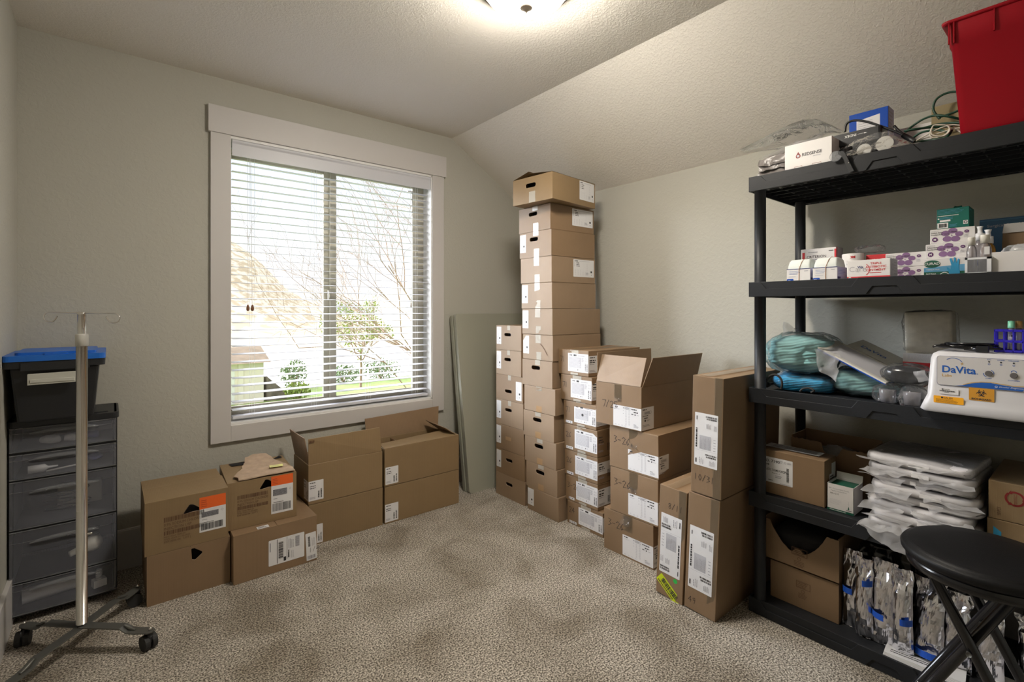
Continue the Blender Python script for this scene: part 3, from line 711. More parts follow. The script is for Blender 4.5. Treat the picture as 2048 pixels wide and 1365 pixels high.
def sh_grid(b, x0, y0, x1, y1):
    w, h = x1-x0, y1-y0; b.poly(rrect(x0, y0, x1, y1, .002), 'paper', Z1)
    X = lambda a: x0+w*a; Y = lambda a: y0+h*a
    b.lines(X(.06), Y(.88), X(.2), Y(.96), 1, 'ink', Z2, k=.6, wl=.5); b.lines(X(.06), Y(.80), X(.28), Y(.84), 2, 'lgrey_ink', Z2)
    b.rect(X(.36), Y(.89), X(.40), Y(.94), 'grey_ink', Z2)
    for a in ((.42, .865, .62, .875), (.42, .955, .62, .965), (.42, .865, .425, .965), (.615, .865, .62, .965)): b.rect(X(a[0]), Y(a[1]), X(a[2]), Y(a[3]), 'ink', Z2)
    b.lines(X(.44), Y(.885), X(.6), Y(.945), 1, 'grey_ink', Z2, k=.8); b.lines(X(.66), Y(.88), X(.92), Y(.95), 1, 'ink', Z2, k=.7, wl=.2)
    b.lines(X(.74), Y(.76), X(.92), Y(.82), 1, 'ink', Z2, k=.8, wl=.3)
    for r in range(6):
        for c in range(2): b.ring(X(.47+.11*c), Y(.80-.12*r), h*.022, h*.03, 'grey_ink', Z2, n=8); b.rect(X(.44+.11*c), Y(.745-.12*r), X(.50+.11*c), Y(.752-.12*r), 'grey_ink', Z2)
    b.rect(X(.36), Y(.78), X(.385), Y(.80), 'grey_ink', Z2); b.rect(X(.36), Y(.64), X(.385), Y(.66), 'grey_ink', Z2)
    b.lines(X(.66), Y(.66), X(.74), Y(.72), 1, 'ink', Z2, k=.8); b.disc(X(.79), Y(.68), h*.035, 'ink', Z2, 8); b.lines(X(.84), Y(.66), X(.94), Y(.70), 1, 'grey_ink', Z2)
    for k in range(4): b.lines(X(.06+.12*k), Y(.05), X(.13+.12*k), Y(.11), 2, 'lgrey_ink', Z2)
    b.lines(X(.74), Y(.20), X(.85), Y(.24), 1, 'ink', Z2); b.lines(X(.74), Y(.08), X(.93), Y(.18), 3, 'grey_ink', Z2)
def sh_grid_side(b, x0, y0, x1, y1):
    w, h = x1-x0, y1-y0; b.poly(rrect(x0, y0, x1, y1, .002), 'paper', Z1)
    X = lambda a: x0+w*a; Y = lambda a: y0+h*a
    b.lines(X(.08), Y(.88), X(.45), Y(.94), 1, 'ink', Z2, k=.7, wl=.5)
    for a in ((.22, .70, .78, .71), (.22, .80, .78, .81), (.22, .70, .23, .81), (.77, .70, .78, .81)): b.rect(X(a[0]), Y(a[1]), X(a[2]), Y(a[3]), 'ink', Z2)
    b.lines(X(.25), Y(.72), X(.75), Y(.79), 1, 'grey_ink', Z2, k=.8); b.lines(X(.08), Y(.60), X(.6), Y(.66), 1, 'ink', Z2); b.lines(X(.2), Y(.50), X(.6), Y(.56), 1, 'ink', Z2, k=.8)
    b.disc(X(.28), Y(.42), w*.06, 'ink', Z2, 8); b.lines(X(.4), Y(.38), X(.7), Y(.45), 2, 'grey_ink', Z2); b.lines(X(.08), Y(.15), X(.75), Y(.25), 2, 'grey_ink', Z2)
def sh_tall(b, x0, y0, x1, y1, up=True):
    w, h = x1-x0, y1-y0; b.poly(rrect(x0, y0, x1, y1, .003), 'paper', Z1)
    X = (lambda a: x0+w*a) if up else (lambda a: x1-w*a); Y = (lambda a: y0+h*a) if up else (lambda a: y1-h*a)
    def rc(a, c, d, e, m): q = sorted((X(a), X(d))); r = sorted((Y(c), Y(e))); b.rect(q[0], r[0], q[1], r[1], m, Z2)
    def ln(a, c, d, e, n, m, **k): q = sorted((X(a), X(d))); r = sorted((Y(c), Y(e))); b.lines(q[0], r[0], q[1], r[1], n, m, Z2, vert=True, **k)
    def bc(a, c, d, e): q = sorted((X(a), X(d))); r = sorted((Y(c), Y(e))); b.barcode(q[0], r[0], q[1], r[1], 'ink', Z2, n=16)
    ln(.05, .34, .13, .82, 1, 'ink', k=.8, wl=.08, fill=.95); ln(.07, .86, .12, .95, 1, 'ink', k=.8)
    ln(.05, .05, .12, .16, 1, 'ink', k=.8); ln(.2, .04, .42, .18, 3, 'grey_ink', k=.35, wl=.2)
    rc(.22, .32, .72, .58, 'lgrey_ink'); ln(.24, .33, .7, .57, 8, 'grey_ink', k=.25, wl=.1); rc(.0, .295, 1, .298, 'lgrey_ink')
    for k in range(5): q = sorted((Y(.33+.05*k), Y(.355+.05*k))); b.rect(min(X(.82), X(.92)), q[0], max(X(.82), X(.92)), q[0]+h*.008, 'grey_ink', Z2)
    bc(.48, .925, .96, .955); bc(.52, .885, .96, .915); bc(.48, .215, .96, .245); bc(.52, .175, .96, .205)
    ln(.5, .72, .72, .83, 5, 'grey_ink', k=.4); ln(.82, .70, .96, .82, 3, 'grey_ink', k=.4); ln(.65, .04, .9, .15, 6, 'grey_ink', k=.4)
def sh_small(b, x0, y0, x1, y1):
    w, h = x1-x0, y1-y0; b.poly(rrect(x0, y0, x1, y1, .003), 'paper', Z1)
    X = lambda a: x0+w*a; Y = lambda a: y0+h*a
    b.lines(X(.08), Y(.87), X(.5), Y(.93), 1, 'ink', Z2, k=.7, wl=.3); b.lines(X(.08), Y(.70), X(.55), Y(.77), 1, 'ink', Z2, k=.5, wl=.2); b.lines(X(.08), Y(.60), X(.55), Y(.67), 1, 'ink', Z2, k=.5, wl=.25)
    for k in (0, 1): b.barcode(X(.62+.18*k), Y(.10), X(.72+.18*k), Y(.46+.1*k), 'ink', Z2, vert=True, n=14)
    b.lines(X(.06), Y(.08), X(.5), Y(.2), 3, 'grey_ink', Z2)
def sh_ship(b, x0, y0, x1, y1):
    w, h = x1-x0, y1-y0; b.poly(rrect(x0, y0, x1, y1, .004), 'paper', Z1)
    X = lambda a: x0+w*a; Y = lambda a: y0+h*a
    b.rect(X(.03), Y(.55), X(.06), Y(.9), 'grey_ink', Z2); b.rect(X(.225), Y(.03), X(.24), Y(.98), 'ink', Z2); b.rect(X(.50), Y(.1), X(.51), Y(.98), 'ink', Z2)
    b.barcode(X(.27), Y(.2), X(.40), Y(.86), 'ink', Z2, vert=True, n=30); b.rect(X(.41), Y(.06), X(.48), Y(.22), 'ink', Z2)
    b.barcode(X(.53), Y(.15), X(.57), Y(.45), 'ink', Z2, vert=True); b.lines(X(.54), Y(.5), X(.70), Y(.92), 4, 'grey_ink', Z2, vert=True, k=.4); b.barcode(X(.74), Y(.5), X(.86), Y(.92), 'grey_ink', Z2, vert=True, n=40)
    b.lines(X(.60), Y(.1), X(.70), Y(.45), 2, 'grey_ink', Z2, vert=True, k=.3)
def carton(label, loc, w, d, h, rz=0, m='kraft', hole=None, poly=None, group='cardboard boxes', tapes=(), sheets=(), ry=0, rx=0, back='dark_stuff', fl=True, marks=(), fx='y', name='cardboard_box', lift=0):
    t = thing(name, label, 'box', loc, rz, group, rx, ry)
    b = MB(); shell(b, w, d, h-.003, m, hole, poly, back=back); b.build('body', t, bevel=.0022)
    if fl: flaps(t, w, d, h-.003, m, fx, lift=lift)
    for i, (fc, x0, y0, x1, y1, tm) in enumerate(tapes):
        b = MB(); b.M = face(w, d, h, fc)
        n = 6; vs = []
        for k in range(n+1): vs += [(x0+R_.uniform(-.0008, .0008), y0+(y1-y0)*k/n, R_.uniform(.0002, .0005)), (x1+R_.uniform(-.0008, .0008), y0+(y1-y0)*k/n, R_.uniform(.0002, .0005))]
        b.add(vs, [(2*k, 2*k+1, 2*k+3, 2*k+2) for k in range(n)], tm); b.build('tape', t)
    for fc, fn, x0, y0, x1, y1 in sheets:
        b = MB(); b.M = face(w, d, h, fc); fn(b, x0, y0, x1, y1); b.build('printed_label', t)
    for fc, x, y, s, txt in marks:
        b = MB(); b.M = face(w, d, h, fc); scrawl(b, x, y, s, txt); b.build('handwriting', t)
    return t
ALONG = -pi/2      # fronts of the right-hand stacks face the left wall
M['tape_w'] = film('shiny_clear_tape', (.85, .80, .70), .72, .2, .4)

# ---- stack 1: seven small boxes beside the folded table
z1 = [0, .150, .311, .477, .643, .810, .974, 1.138]
n1 = ['bottom box of the seven-high stack next to the grey table, hand hole, no label', 'second box up beside the grey table, narrow label left of a dark hand hole',
      'third box up beside the grey table, narrow label and no hand hole', 'fourth box up beside the grey table, narrow label left of a pale hand hole',
      'fifth box up beside the grey table, upside down, its label on the right', 'sixth box up in the stack next to the grey table, just under the top one', 'top box of the seven-high stack next to the grey table, with label and hand hole']
yr1 = [2.346, 2.350, 2.356, 2.362, 2.372, 2.384, 2.388]
for i in range(7):
    w_, h_ = 2.645+.002*(i > 3)-yr1[i], z1[i+1]-z1[i]
    hy = .62 if i != 4 else .36
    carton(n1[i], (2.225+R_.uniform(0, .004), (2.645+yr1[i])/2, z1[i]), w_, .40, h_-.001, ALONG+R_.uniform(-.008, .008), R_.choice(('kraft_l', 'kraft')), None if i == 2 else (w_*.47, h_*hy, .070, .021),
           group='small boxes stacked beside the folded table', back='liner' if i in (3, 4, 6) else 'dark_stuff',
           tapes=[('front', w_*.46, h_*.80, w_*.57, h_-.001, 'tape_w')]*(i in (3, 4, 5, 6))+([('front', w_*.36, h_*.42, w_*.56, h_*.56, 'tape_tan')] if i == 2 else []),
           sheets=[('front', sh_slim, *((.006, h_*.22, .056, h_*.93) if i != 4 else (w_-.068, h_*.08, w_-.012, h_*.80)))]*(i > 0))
# ---- stack 2: thirteen boxes, the tall tower
z2 = [0, .143, .299, .455, .615, .772, .933, 1.089, 1.247, 1.405, 1.563, 1.722, 1.877]
y2 = [(2.314, 2.040), (2.325, 2.050), (2.337, 2.060), (2.350, 2.078), (2.344, 2.066), (2.362, 2.092), (2.358, 2.087), (2.364, 2.090), (2.370, 2.093), (2.378, 2.098), (2.388, 2.100), (2.395, 2.108)]
n2 = ['bottom box of the tall tower, narrow white label at its left edge, on the carpet', 'second box up in the tall tower, hand hole with clear plastic inside', 'third box up in the tall tower, dark hand hole near its top',
      'fourth box up in the tall tower, hand hole and no label', 'fifth box up in the tall tower, closed front without hand hole or label', 'sixth box up in the tall tower, hand hole under shiny tape, shifted forward',
      'seventh box up in the tall tower, label at left, cracked front', 'eighth box up in the tall tower, label on the left and two tape ends', 'ninth box up in the tall tower, label at left, no hand hole',
      'tenth box up in the tall tower, big side label, no hand hole', 'eleventh box up in the tall tower, hand hole and narrow label at the left', 'twelfth box up in the tall tower, hand hole and side label, under the askew box']
for i in range(12):
    a, c = y2[i]; w_, h_ = a-c, z2[i+1]-z2[i]; dp = .40 if i < 6 else (.425 if i < 8 else .385)
    hol = i in (1, 2, 3, 5, 10, 11); tp = []
    if i >= 5: tp = [('front', w_*.44, h_*(.82 if hol else .66), w_*.61, h_-.001, 'tape_w')]
    if i >= 6: tp.append(('front', w_*.47, 0.002, w_*.63, h_*.32, 'tape_w'))
    if i in (1, 2, 3, 4): tp = [('front', w_*.40, h_*.84, w_*.58, h_-.001, 'tape_w'), ('front', w_*.40, .002, w_*.58, h_*.25, 'tape_tan')]
    sh = []
    if i in (0, 6, 7, 8, 10): sh = [('front', sh_slim, .004, h_*.22, .060, h_*.93)]
    if i in (9, 11): sh = [('right', sh_wide, dp-.20, h_*.25, dp-.012, h_*.93)]
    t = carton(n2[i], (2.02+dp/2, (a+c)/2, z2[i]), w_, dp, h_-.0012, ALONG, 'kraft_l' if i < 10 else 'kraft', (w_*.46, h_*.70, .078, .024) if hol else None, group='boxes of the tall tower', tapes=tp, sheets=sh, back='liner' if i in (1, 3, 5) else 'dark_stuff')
    if i == 6:
        b = MB(); b.M = face(w_, dp, h_, 'front'); P = [(w_*.60, h_*.62), (w_*.68, h_*.52), (w_*.74, h_*.40), (w_*.82, h_*.22)]
        for p, q in zip(P, P[1:]): b.add([(p[0], p[1], Z1), (q[0], q[1], Z1), (q[0]+.003, q[1]+.004, Z1), (p[0]+.003, p[1]+.004, Z1)], [(0, 1, 2, 3)], 'brown_ink')
        b.build('crack', t)
w_, d_, h_ = .315, .42, .158
t = carton('top box of the tall tower, sitting askew with a raised flap under the sloped ceiling', (2.150, 2.205, 1.878), w_, d_, h_, ALONG+math.radians(6.2), 'kraft_y', (w_*.46, h_*.66, .085, .026), group='boxes of the tall tower', fl=False,
           tapes=[('front', w_*.42, .002, w_*.58, h_*.42, 'tape_w')], sheets=[('right', sh_wide, d_-.165, h_*.22, d_-.012, h_*.95)])
b = MB(); x, y = w_/2, d_/2
b.hexa([(-x,-y,h_-.002),(-x+.004,-y,h_-.002),(-x+.004,y,h_-.002),(-x,y,h_-.002),(-.03,-y,h_+.030),(-.026,-y,h_+.030),(-.026,y,h_+.030),(-.03,y,h_+.030)], 'kraft_y'); b.build('flap', t)
b = MB(); b.hexa([(x,-y,h_-.002),(x-.004,-y,h_-.002),(x-.004,y,h_-.002),(x,y,h_-.002),(-.02,-y,h_+.018),(-.016,-y,h_+.018),(-.016,y,h_+.018),(-.02,y,h_+.018)][::1], 'kraft_y'); b.build('flap', t)
# ---- stack 3: seven boxes with large dense labels
z3 = [0, .134, .279, .425, .575, .714, .864, 1.010]
y3 = [(2.018, 1.750), (2.028, 1.786), (2.038, 1.788), (2.043, 1.790), (2.046, 1.797), (2.065, 1.825), (2.086, 1.849)]
n3 = ['bottom box of the stack with big printed corner labels, on the carpet', 'second box up in the stack with big printed corner labels', 'third box up in the stack with big printed corner labels', 'middle box, fourth up, in the stack with big printed corner labels',
      'fifth box up in the stack with corner labels, dark dot on its label', 'sixth box up in the stack with corner labels, set to the left', 'top box of the corner-label stack, taped lid stretching back to the wall']
mk3 = ['24', '3-26', '26', '26', '715', '715', '715']
for i in range(7):
    a, c = y3[i]; w_, h_ = a-c, z3[i+1]-z3[i]
    t = carton(n3[i], (2.30, (a+c)/2, z3[i]), w_, .46 if i < 5 else .47, h_-.0012, ALONG, 'kraft', group='boxes with big printed corner labels', fx='y',
           tapes=[('front', w_*.40, h_*.86, w_*.68, h_-.001, 'tape_w'), ('front', w_*.42, .002, w_*.66, h_*.1, 'tape_w'), ('top', w_*.42, 0, w_*.62, .46, 'tape')],
           sheets=[('front', sh_dense, w_*.335, h_*.14, w_-.0005, h_*.86), ('right', sh_dense_side, .0005, h_*.14, .115, h_*.80)], marks=[('front', w_*.06, h_*.5, .030, mk3[i][:2] if i not in (1,) else '3-26')])
    b = MB(); b.M = face(w_, .46, h_, 'front'); b.poly(rrect(w_*.07, h_*.05, w_*.28, h_*.15, .001), 'paper', Z1)
    for k in range(3): b.rect(w_*(.09+.06*k), h_*.08, w_*(.125+.06*k), h_*.12, 'ink' if k == 2 else 'grey_ink', Z2)
    if i == 4: b.disc(w_*.60, h_*.5, .008, 'ink', .0022, 12)
    b.build('small_sticker', t)
# ---- stack 4: three wide boxes and an open one on top
z4 = [0, .212, .436, .648, .864]
y4 = [(1.683, 1.382), (1.642, 1.356), (1.646, 1.353), (1.728, 1.442)]
n4 = ['bottom box of the four wide boxes, clear tape tongue hanging over its front', 'second wide box up, marked 3-26, beside the tall narrow cartons', 'third wide box up, marked 3-26, directly under the open box']
for i in range(3):
    a, c = y4[i]; w_, h_ = a-c, z4[i+1]-z4[i]; dp = .49
    t = carton(n4[i], (2.0+dp/2, (a+c)/2, z4[i]), w_, dp, h_-.0012, ALONG, 'kraft', group='wide boxes stacked in front of the label boxes',
           tapes=[('front', w_*.42, h_*.62, w_*.60, h_-.001, 'tape')],
           sheets=[('front', sh_grid, w_*.40, h_*.04, w_-.0005, h_*.52), ('right', sh_grid_side, .0005, h_*.04, .083, h_*.52)], marks=[('front', w_*.10, h_*.60, .034, '3-26')])
    b = MB()
    if i == 0: sheet(b, [[(-.03, -dp/2-.001, h_-.008), (.025, -dp/2-.001, h_-.008)], [(-.045, -dp/2-.014, h_-.055), (.012, -dp/2-.010, h_-.05)]], 'film', amp=.006, fr=60)
    else: sheet(b, [[(-.03, -dp/2-.001, h_*.66), (.03, -dp/2-.001, h_*.66)], [(-.025, -dp/2-.006, h_*.56), (.02, -dp/2-.004, h_*.55)]], 'film', amp=.005, fr=70)
    b.build('loose_tape', t)
a, c = y4[3]; w_, h_, dp = a-c, .216, .50; x, y = w_/2, dp/2
t = thing('open_cardboard_box', 'open wide box on top of the stack, all its flaps standing up', 'box', (1.99+dp/2, (a+c)/2, .648), ALONG, 'wide boxes stacked in front of the label boxes')
b = MB(); shell(b, w_, dp, h_, 'kraft', open_top=True); b.build('body', t, bevel=.0015)
def flap4(name, p0, p1, q1, q0, th, m='kraft', parent=None):
    b = MB(); P = [Vector(v) for v in (p0, p1, q1, q0)]; n = (P[1]-P[0]).cross(P[3]-P[0]).normalized()*th
    b.hexa([*P, *[p+n for p in P]], m); return b.build(name, parent, bevel=.001)
flap4('flap', (-x+.004, -y+.002, h_), (x-.004, -y+.002, h_), (x-.004, -y+.05, h_+.138), (-x+.004, -y+.045, h_+.138), .004, 'kraft_l', t)
flap4('flap', (x-.002, -y+.006, h_), (x-.002, y-.004, h_), (x+.030, y+.0, h_+.142), (x+.030, -y+.045, h_+.142), .004, 'kraft', t)
flap4('flap', (-x+.002, y-.01, h_), (-x+.002, -y+.01, h_), (-x-.004, -y+.015, h_+.148), (-x-.004, y-.005, h_+.148), .004, 'kraft', t)
b = MB(); b.M = face(w_, dp, h_, 'front'); sh_grid(b, w_*.40, h_*.02, w_-.0005, h_*.51); b.build('printed_label', t)
b = MB(); b.M = face(w_, dp, h_, 'right'); sh_grid_side(b, .0005, h_*.02, .10, h_*.53); b.build('printed_label', t)
b = MB(); b.M = face(w_, dp, h_, 'front'); scrawl(b, w_*.15, h_*.42, .034, '7/25'); b.build('handwriting', t)
b = MB(); b.M = face(w_, dp, h_, 'front'); b.rect(w_*.42, h_*.66, w_*.58, h_-.002, 'tape', Z1); b.build('tape', t)
b = MB(); sheet(b, [[(-.02, -y-.001, h_*.68), (.025, -y-.001, h_*.68)], [(-.02, -y-.006, h_*.60), (.02, -y-.004, h_*.61)]], 'film', amp=.005, fr=70); b.build('loose_tape', t)
# ---- three tall narrow cartons
def tall(label, loc, w_, d_, h_, ry, up, y0, y1, mk, mx, my):
    return carton(label, loc, w_, d_, h_, ALONG, 'kraft', ry=ry, group='tall narrow cartons', fx='y', fl=False, tapes=[('top', w_*.25, 0, w_*.6, d_, 'tape'), ('front', w_*.72, 0, w_*.97, h_, 'tape')],
           sheets=[('front', lambda b, *a: sh_tall(b, *a, up=up), w_*.10, y0, w_*.86, y1)], marks=[('front', mx, my, .024, mk)])
lean = math.radians(2.6)
tall('low tall narrow carton standing alone in front, bright yellow-green sticker near the floor', (2.035, 1.204, .003), .130, .36, .480, lean, False, .100, .358, '8/11', .045, .385)
e1 = bpy.data.objects[-1] if False else [o for o in COL.objects if o.get('label', '').startswith('low tall narrow')][0]
b = MB(); b.M = face(.130, .36, .480, 'front') @ Matrix.Translation((.062, .038, 0)) @ Matrix.Rotation(math.radians(-37), 4, 'Z')
b.poly(rrect(-.062, -.021, .062, .021, .003), 'lime', Z1); b.barcode(-.044, -.006, .048, .016, 'ink', Z2, n=24); b.lines(-.055, -.018, .055, -.009, 1, 'brown_ink', Z2, k=.6); b.build('barcode_sticker', e1)
b = MB(); b.M = face(.130, .36, .480, 'front'); b.disc(.092, .086, .0098, 'green_dot', Z1); b.build('round_sticker', e1)
tall('tall narrow carton on the carpet against the shelf, under another tall carton', (2.115, 1.064, .003), .136, .52, .488, lean*.95, True, .092, .350, '49', .018, .030)
tall('upper tall narrow carton, standing on another one beside the black shelf post', (2.115, 1.037, .492), .130, .52, .482, lean*.5, True, .115, .330, '10/31', .015, .055)

# ---- boxes under the window
def cutpoly(cx, cy, w_, h_): return [(cx-w_*.5, cy), (cx-w_*.42, cy-h_*.12), (cx+w_*.1, cy+.0), (cx+w_*.5, cy-h_*.05), (cx+w_*.46, cy+h_*.35), (cx+w_*.08, cy+h_*.8), (cx-w_*.12, cy+h_*.85)][::1]
def saline(b, x0, y0, s, n='L SODIUM CHL'):
    b.barcode(x0, y0+s*5.0, x0+s*9.6, y0+s*6.3, 'brown_ink', Z1, n=40)
    b.text('0.9% SODIUM CHLORIDE', x0, y0+s*3.9, s*1.05, 'brown_ink', Z1, wide=.82); b.text('INJECTION USP', x0, y0+s*2.8, s*1.05, 'brown_ink', Z1, wide=.9)
    b.barcode(x0, y0+s*1.35, x0+s*9.6, y0+s*2.5, 'brown_ink', Z1, n=40)
    b.text('NDC 0264-7800-09', x0, y0+s*.65, s*.62, 'brown_ink', Z1); b.text('NUN 10303-21-xx-xxxx'.replace('x', '0'), x0, y0+s*.0, s*.62, 'brown_ink', Z1); b.text('EXP 2026-06   LOT J', x0, y0-s*.75, s*.74, 'brown_ink', Z1)
def orange_label(root, w_, d_, h_, x0, y0, x1, y1, ym):
    b = MB(); b.M = face(w_, d_, h_, 'front'); b.rect(x0, ym, x1, y1, 'orange', Z1); b.lines(x0+.006, ym+.006, x0+(x1-x0)*.35, y1-.01, 4, 'maroon', Z2, k=.2)
    b.build('orange_sticker', root)
    b = MB(); b.M = face(w_, d_, h_, 'front'); W, H = x1-x0, ym-y0; b.rect(x0, y0, x1, ym, 'paper', Z1)
    b.rect(x0+W*.08, ym-H*.36, x0+W*.72, ym-H*.14, 'grey_ink', Z2)
    for k in range(9): b.barcode(x0+W*.08, ym-H*(.36-.025*k), x0+W*.72, ym-H*(.345-.025*k), 'ink', Z3, n=22)
    b.lines(x0+W*.1, ym-H*.5, x0+W*.35, ym-H*.44, 1, 'grey_ink', Z2); b.barcode(x0+W*.06, y0+H*.08, x0+W*.9, y0+H*.36, 'ink', Z2, n=30); b.lines(x0+W*.1, y0+H*.38, x0+W*.7, y0+H*.42, 1, 'ink', Z2)
    b.ring(x0+W*.86, ym-H*.18, W*.04, W*.055, 'grey_ink', Z2, n=4); b.build('printed_label', root)
w_, d_, h_ = .305, .33, .222
t = carton('saline box with orange sticker, on the leftmost of the window boxes, closed slotted lid', (.265, 2.545+d_/2, .211), w_, d_, h_, 0, 'kraft_y', poly=cutpoly(w_*.54, h_*.66, .060, .040), group='saline boxes with orange stickers', fl=False, back='liner')
b = MB(); b.hexa([(-w_/2,-d_/2,h_-.004),(w_/2,-d_/2,h_-.004),(w_/2,.0,h_-.004),(-w_/2,.0,h_-.004),(-w_/2,-d_/2,h_),(w_/2,-d_/2,h_),(w_/2,.0,h_+.012),(-w_/2,.0,h_+.010)], 'kraft_y'); b.build('flap', t, bevel=.001)
b = MB(); b.hexa([(-w_/2,.006,h_-.004),(w_/2,.006,h_-.004),(w_/2,d_/2,h_-.004),(-w_/2,d_/2,h_-.004),(-w_/2,.006,h_+.002),(w_/2,.006,h_+.002),(w_/2,d_/2,h_+.004),(-w_/2,d_/2,h_+.004)], 'kraft_y'); b.build('flap', t, bevel=.001)
b = MB(); b.M = face(w_, d_, h_, 'front'); saline(b, .066, .050, .0152); b.build('printing', t); orange_label(t, w_, d_, h_, w_*.635, .046, w_-.010, h_-.022, .148)
w_, d_, h_ = .305, .36, .211
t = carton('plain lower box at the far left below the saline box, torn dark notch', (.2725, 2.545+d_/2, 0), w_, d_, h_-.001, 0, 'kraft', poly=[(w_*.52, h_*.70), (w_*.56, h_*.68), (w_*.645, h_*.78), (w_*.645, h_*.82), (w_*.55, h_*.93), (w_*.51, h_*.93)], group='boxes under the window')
w_, d_, h_ = .298, .34, .220
t = carton('saline box with torn open lid and a yellow note, orange sticker on front', (.576, 2.562+d_/2, .2225), w_, d_, h_, math.radians(-3.5), 'kraft_y', poly=cutpoly(w_*.56, h_*.76, .064, .046), group='saline boxes with orange stickers', fl=False, back='dark_stuff')
b = MB(); b.M = face(w_, d_, h_, 'front'); saline(b, .042, .068, .0135); b.build('printing', t); orange_label(t, w_, d_, h_, w_*.62, .034, w_-.016, h_-.006, .168)
b = MB()   # black patches painted on as the opening's shade, under the bent torn layer
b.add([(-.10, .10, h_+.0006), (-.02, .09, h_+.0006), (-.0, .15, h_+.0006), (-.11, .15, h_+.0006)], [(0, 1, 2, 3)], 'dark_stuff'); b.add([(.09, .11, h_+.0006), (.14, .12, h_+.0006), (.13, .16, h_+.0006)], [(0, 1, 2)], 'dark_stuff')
b.build('torn_opening_shade', t)
b = MB(); P = [(-.10, -.167), (.02, -.168), (.145, -.166), (.140, -.10), (.115, -.02), (.085, .06), (.06, .135), (.0, .150), (-.035, .125), (-.05, .07), (-.06, .03), (-.075, -.02), (-.095, -.06), (-.115, -.10)]
pts = []
rr = random.Random(4)
for p, q in zip(P, P[1:]+P[:1]):
    for k in range(3): pts.append((p[0]+(q[0]-p[0])*k/3+rr.uniform(-.004, .004), p[1]+(q[1]-p[1])*k/3+rr.uniform(-.004, .004)))
n0 = len(b.v); b.prism(pts, h_+.002, h_+.006, 'torn')
for k in range(n0, len(b.v)):
    v = b.v[k]; v.z += max(0, (v.y+.02))**1.2*.20+.006*noise.noise(Vector((v.x*20, v.y*20, 0)))+.003
b.build('torn_flap', t)
b = MB(); b.M = Matrix.Translation((.075, -.075, h_+.016)) @ Matrix.Rotation(-.1, 4, 'Z'); b.box(-.03, .03, -.018, .018, 0, .001, 'yellow'); b.lines(-.025, -.01, .02, .012, 3, 'grey_ink', .0012, k=.3); b.build('yellow_note', t)
w_, d_, h_ = .366, .42, .2225
t = carton('wide shipping box on the carpet with two white shipping labels', (.613, 2.497+d_/2, 0), w_, d_, h_-.001, 0, 'kraft', group='boxes under the window',
           sheets=[('front', sh_ship, .145, .038, .305, .158)])
b = MB(); b.M = face(w_, d_, h_, 'front') @ Matrix.Translation((.338, .078, 0)) @ Matrix.Rotation(.05, 4, 'Z'); b.poly(rrect(-.025, -.068, .025, .066, .003), 'paper', Z1)
b.barcode(-.014, .0, -.004, .05, 'ink', Z2, vert=True); b.lines(.002, -.0, .02, .05, 3, 'grey_ink', Z2, vert=True, k=.3); scrawl(b, -.010, -.03, .022, '1/4', 'ink', Z2); b.barcode(-.02, -.062, .018, -.045, 'grey_ink', Z2, n=20); b.build('printed_label', t)
b = MB(); b.M = face(w_, d_, h_, 'top'); b.box(.10, .15, .005, .035, .0006, .0012, 'paper'); b.lines(.105, .01, .145, .03, 2, 'ink', .0016); b.build('small_sticker', t)
# the pair with folded-up flaps
w_, d_, h_ = .412, .262, .2165
t = carton('lower box under the one with tall raised flaps, below the window centre', (1.012, 2.662+d_/2, 0), w_, d_, h_-.001, 0, 'kraft_y', group='boxes under the window', sheets=[('front', sh_small, .010, .006, .072, .105)])
x, y, h_ = w_/2, d_/2, .208
t = thing('open_cardboard_box', 'open box with its long front flap and left flap raised, below the window centre', 'box', (1.010, 2.662+d_/2, .217), 0, 'boxes under the window')
b = MB(); shell(b, w_, d_, h_, 'kraft_y', open_top=True); b.build('body', t, bevel=.002)
flap4('flap', (-x+.002, -y+.005, h_), (x-.002, -y+.005, h_), (x-.012, -y+.012, h_+.137), (-x+.0, -y+.0, h_+.137), -.004, 'kraft_y', t)
flap4('flap', (-x+.004, -y+.004, h_), (-x+.004, y-.004, h_), (-x-.028, y-.02, h_+.150), (-x-.012, -y+.03, h_+.137), .004, 'kraft', t)
flap4('flap', (x-.004, y-.01, h_), (-x+.01, y-.01, h_), (-x+.02, y-.06, h_-.10), (x-.02, y-.06, h_-.10), .004, 'kraft', t)
b = MB(); b.M = face(w_, d_, h_, 'front'); sh_small(b, .001, .018, .078, .122); b.build('printed_label', t)
b = MB(); b.M = face(w_, d_, h_, 'left'); sh_small(b, d_-.075, .018, d_-.001, .122); b.build('printed_label', t)
b = MB(); b.M = face(w_, d_, h_, 'front') @ Matrix.Translation((.004, h_+.116, .004)); b.lines(.0, .0, .03, .014, 1, 'brown_ink', 0, k=.8, wl=.2); b.build('printing', t)
w_, d_, h_ = .508, .262, .216
carton('lower box nearest the leaning grey table, white label at its left', (1.4815, 2.657+d_/2, 0), w_, d_, h_-.001, 0, 'kraft_y', group='boxes under the window', sheets=[('front', sh_small, .002, .010, .085, .113)])
x, y, h_ = w_/2, d_/2, .217
t = thing('open_cardboard_box', 'open box with clear bags showing inside, next to the leaning grey table', 'box', (1.4815, 2.657+d_/2, .217), 0, 'boxes under the window')
b = MB(); shell(b, w_, d_, h_, 'kraft_y', open_top=True); b.build('body', t, bevel=.002)
flap4('flap', (-x, -y, h_), (x, -y, h_), (x-.012, .005, h_+.012), (-x+.02, .0, h_-.004), .004, 'kraft_y', t)
flap4('flap', (x, y-.002, h_), (-x, y-.002, h_), (-x+.0, y+.022, h_+.128), (x+.02, y+.022, h_+.142), .004, 'kraft', t)
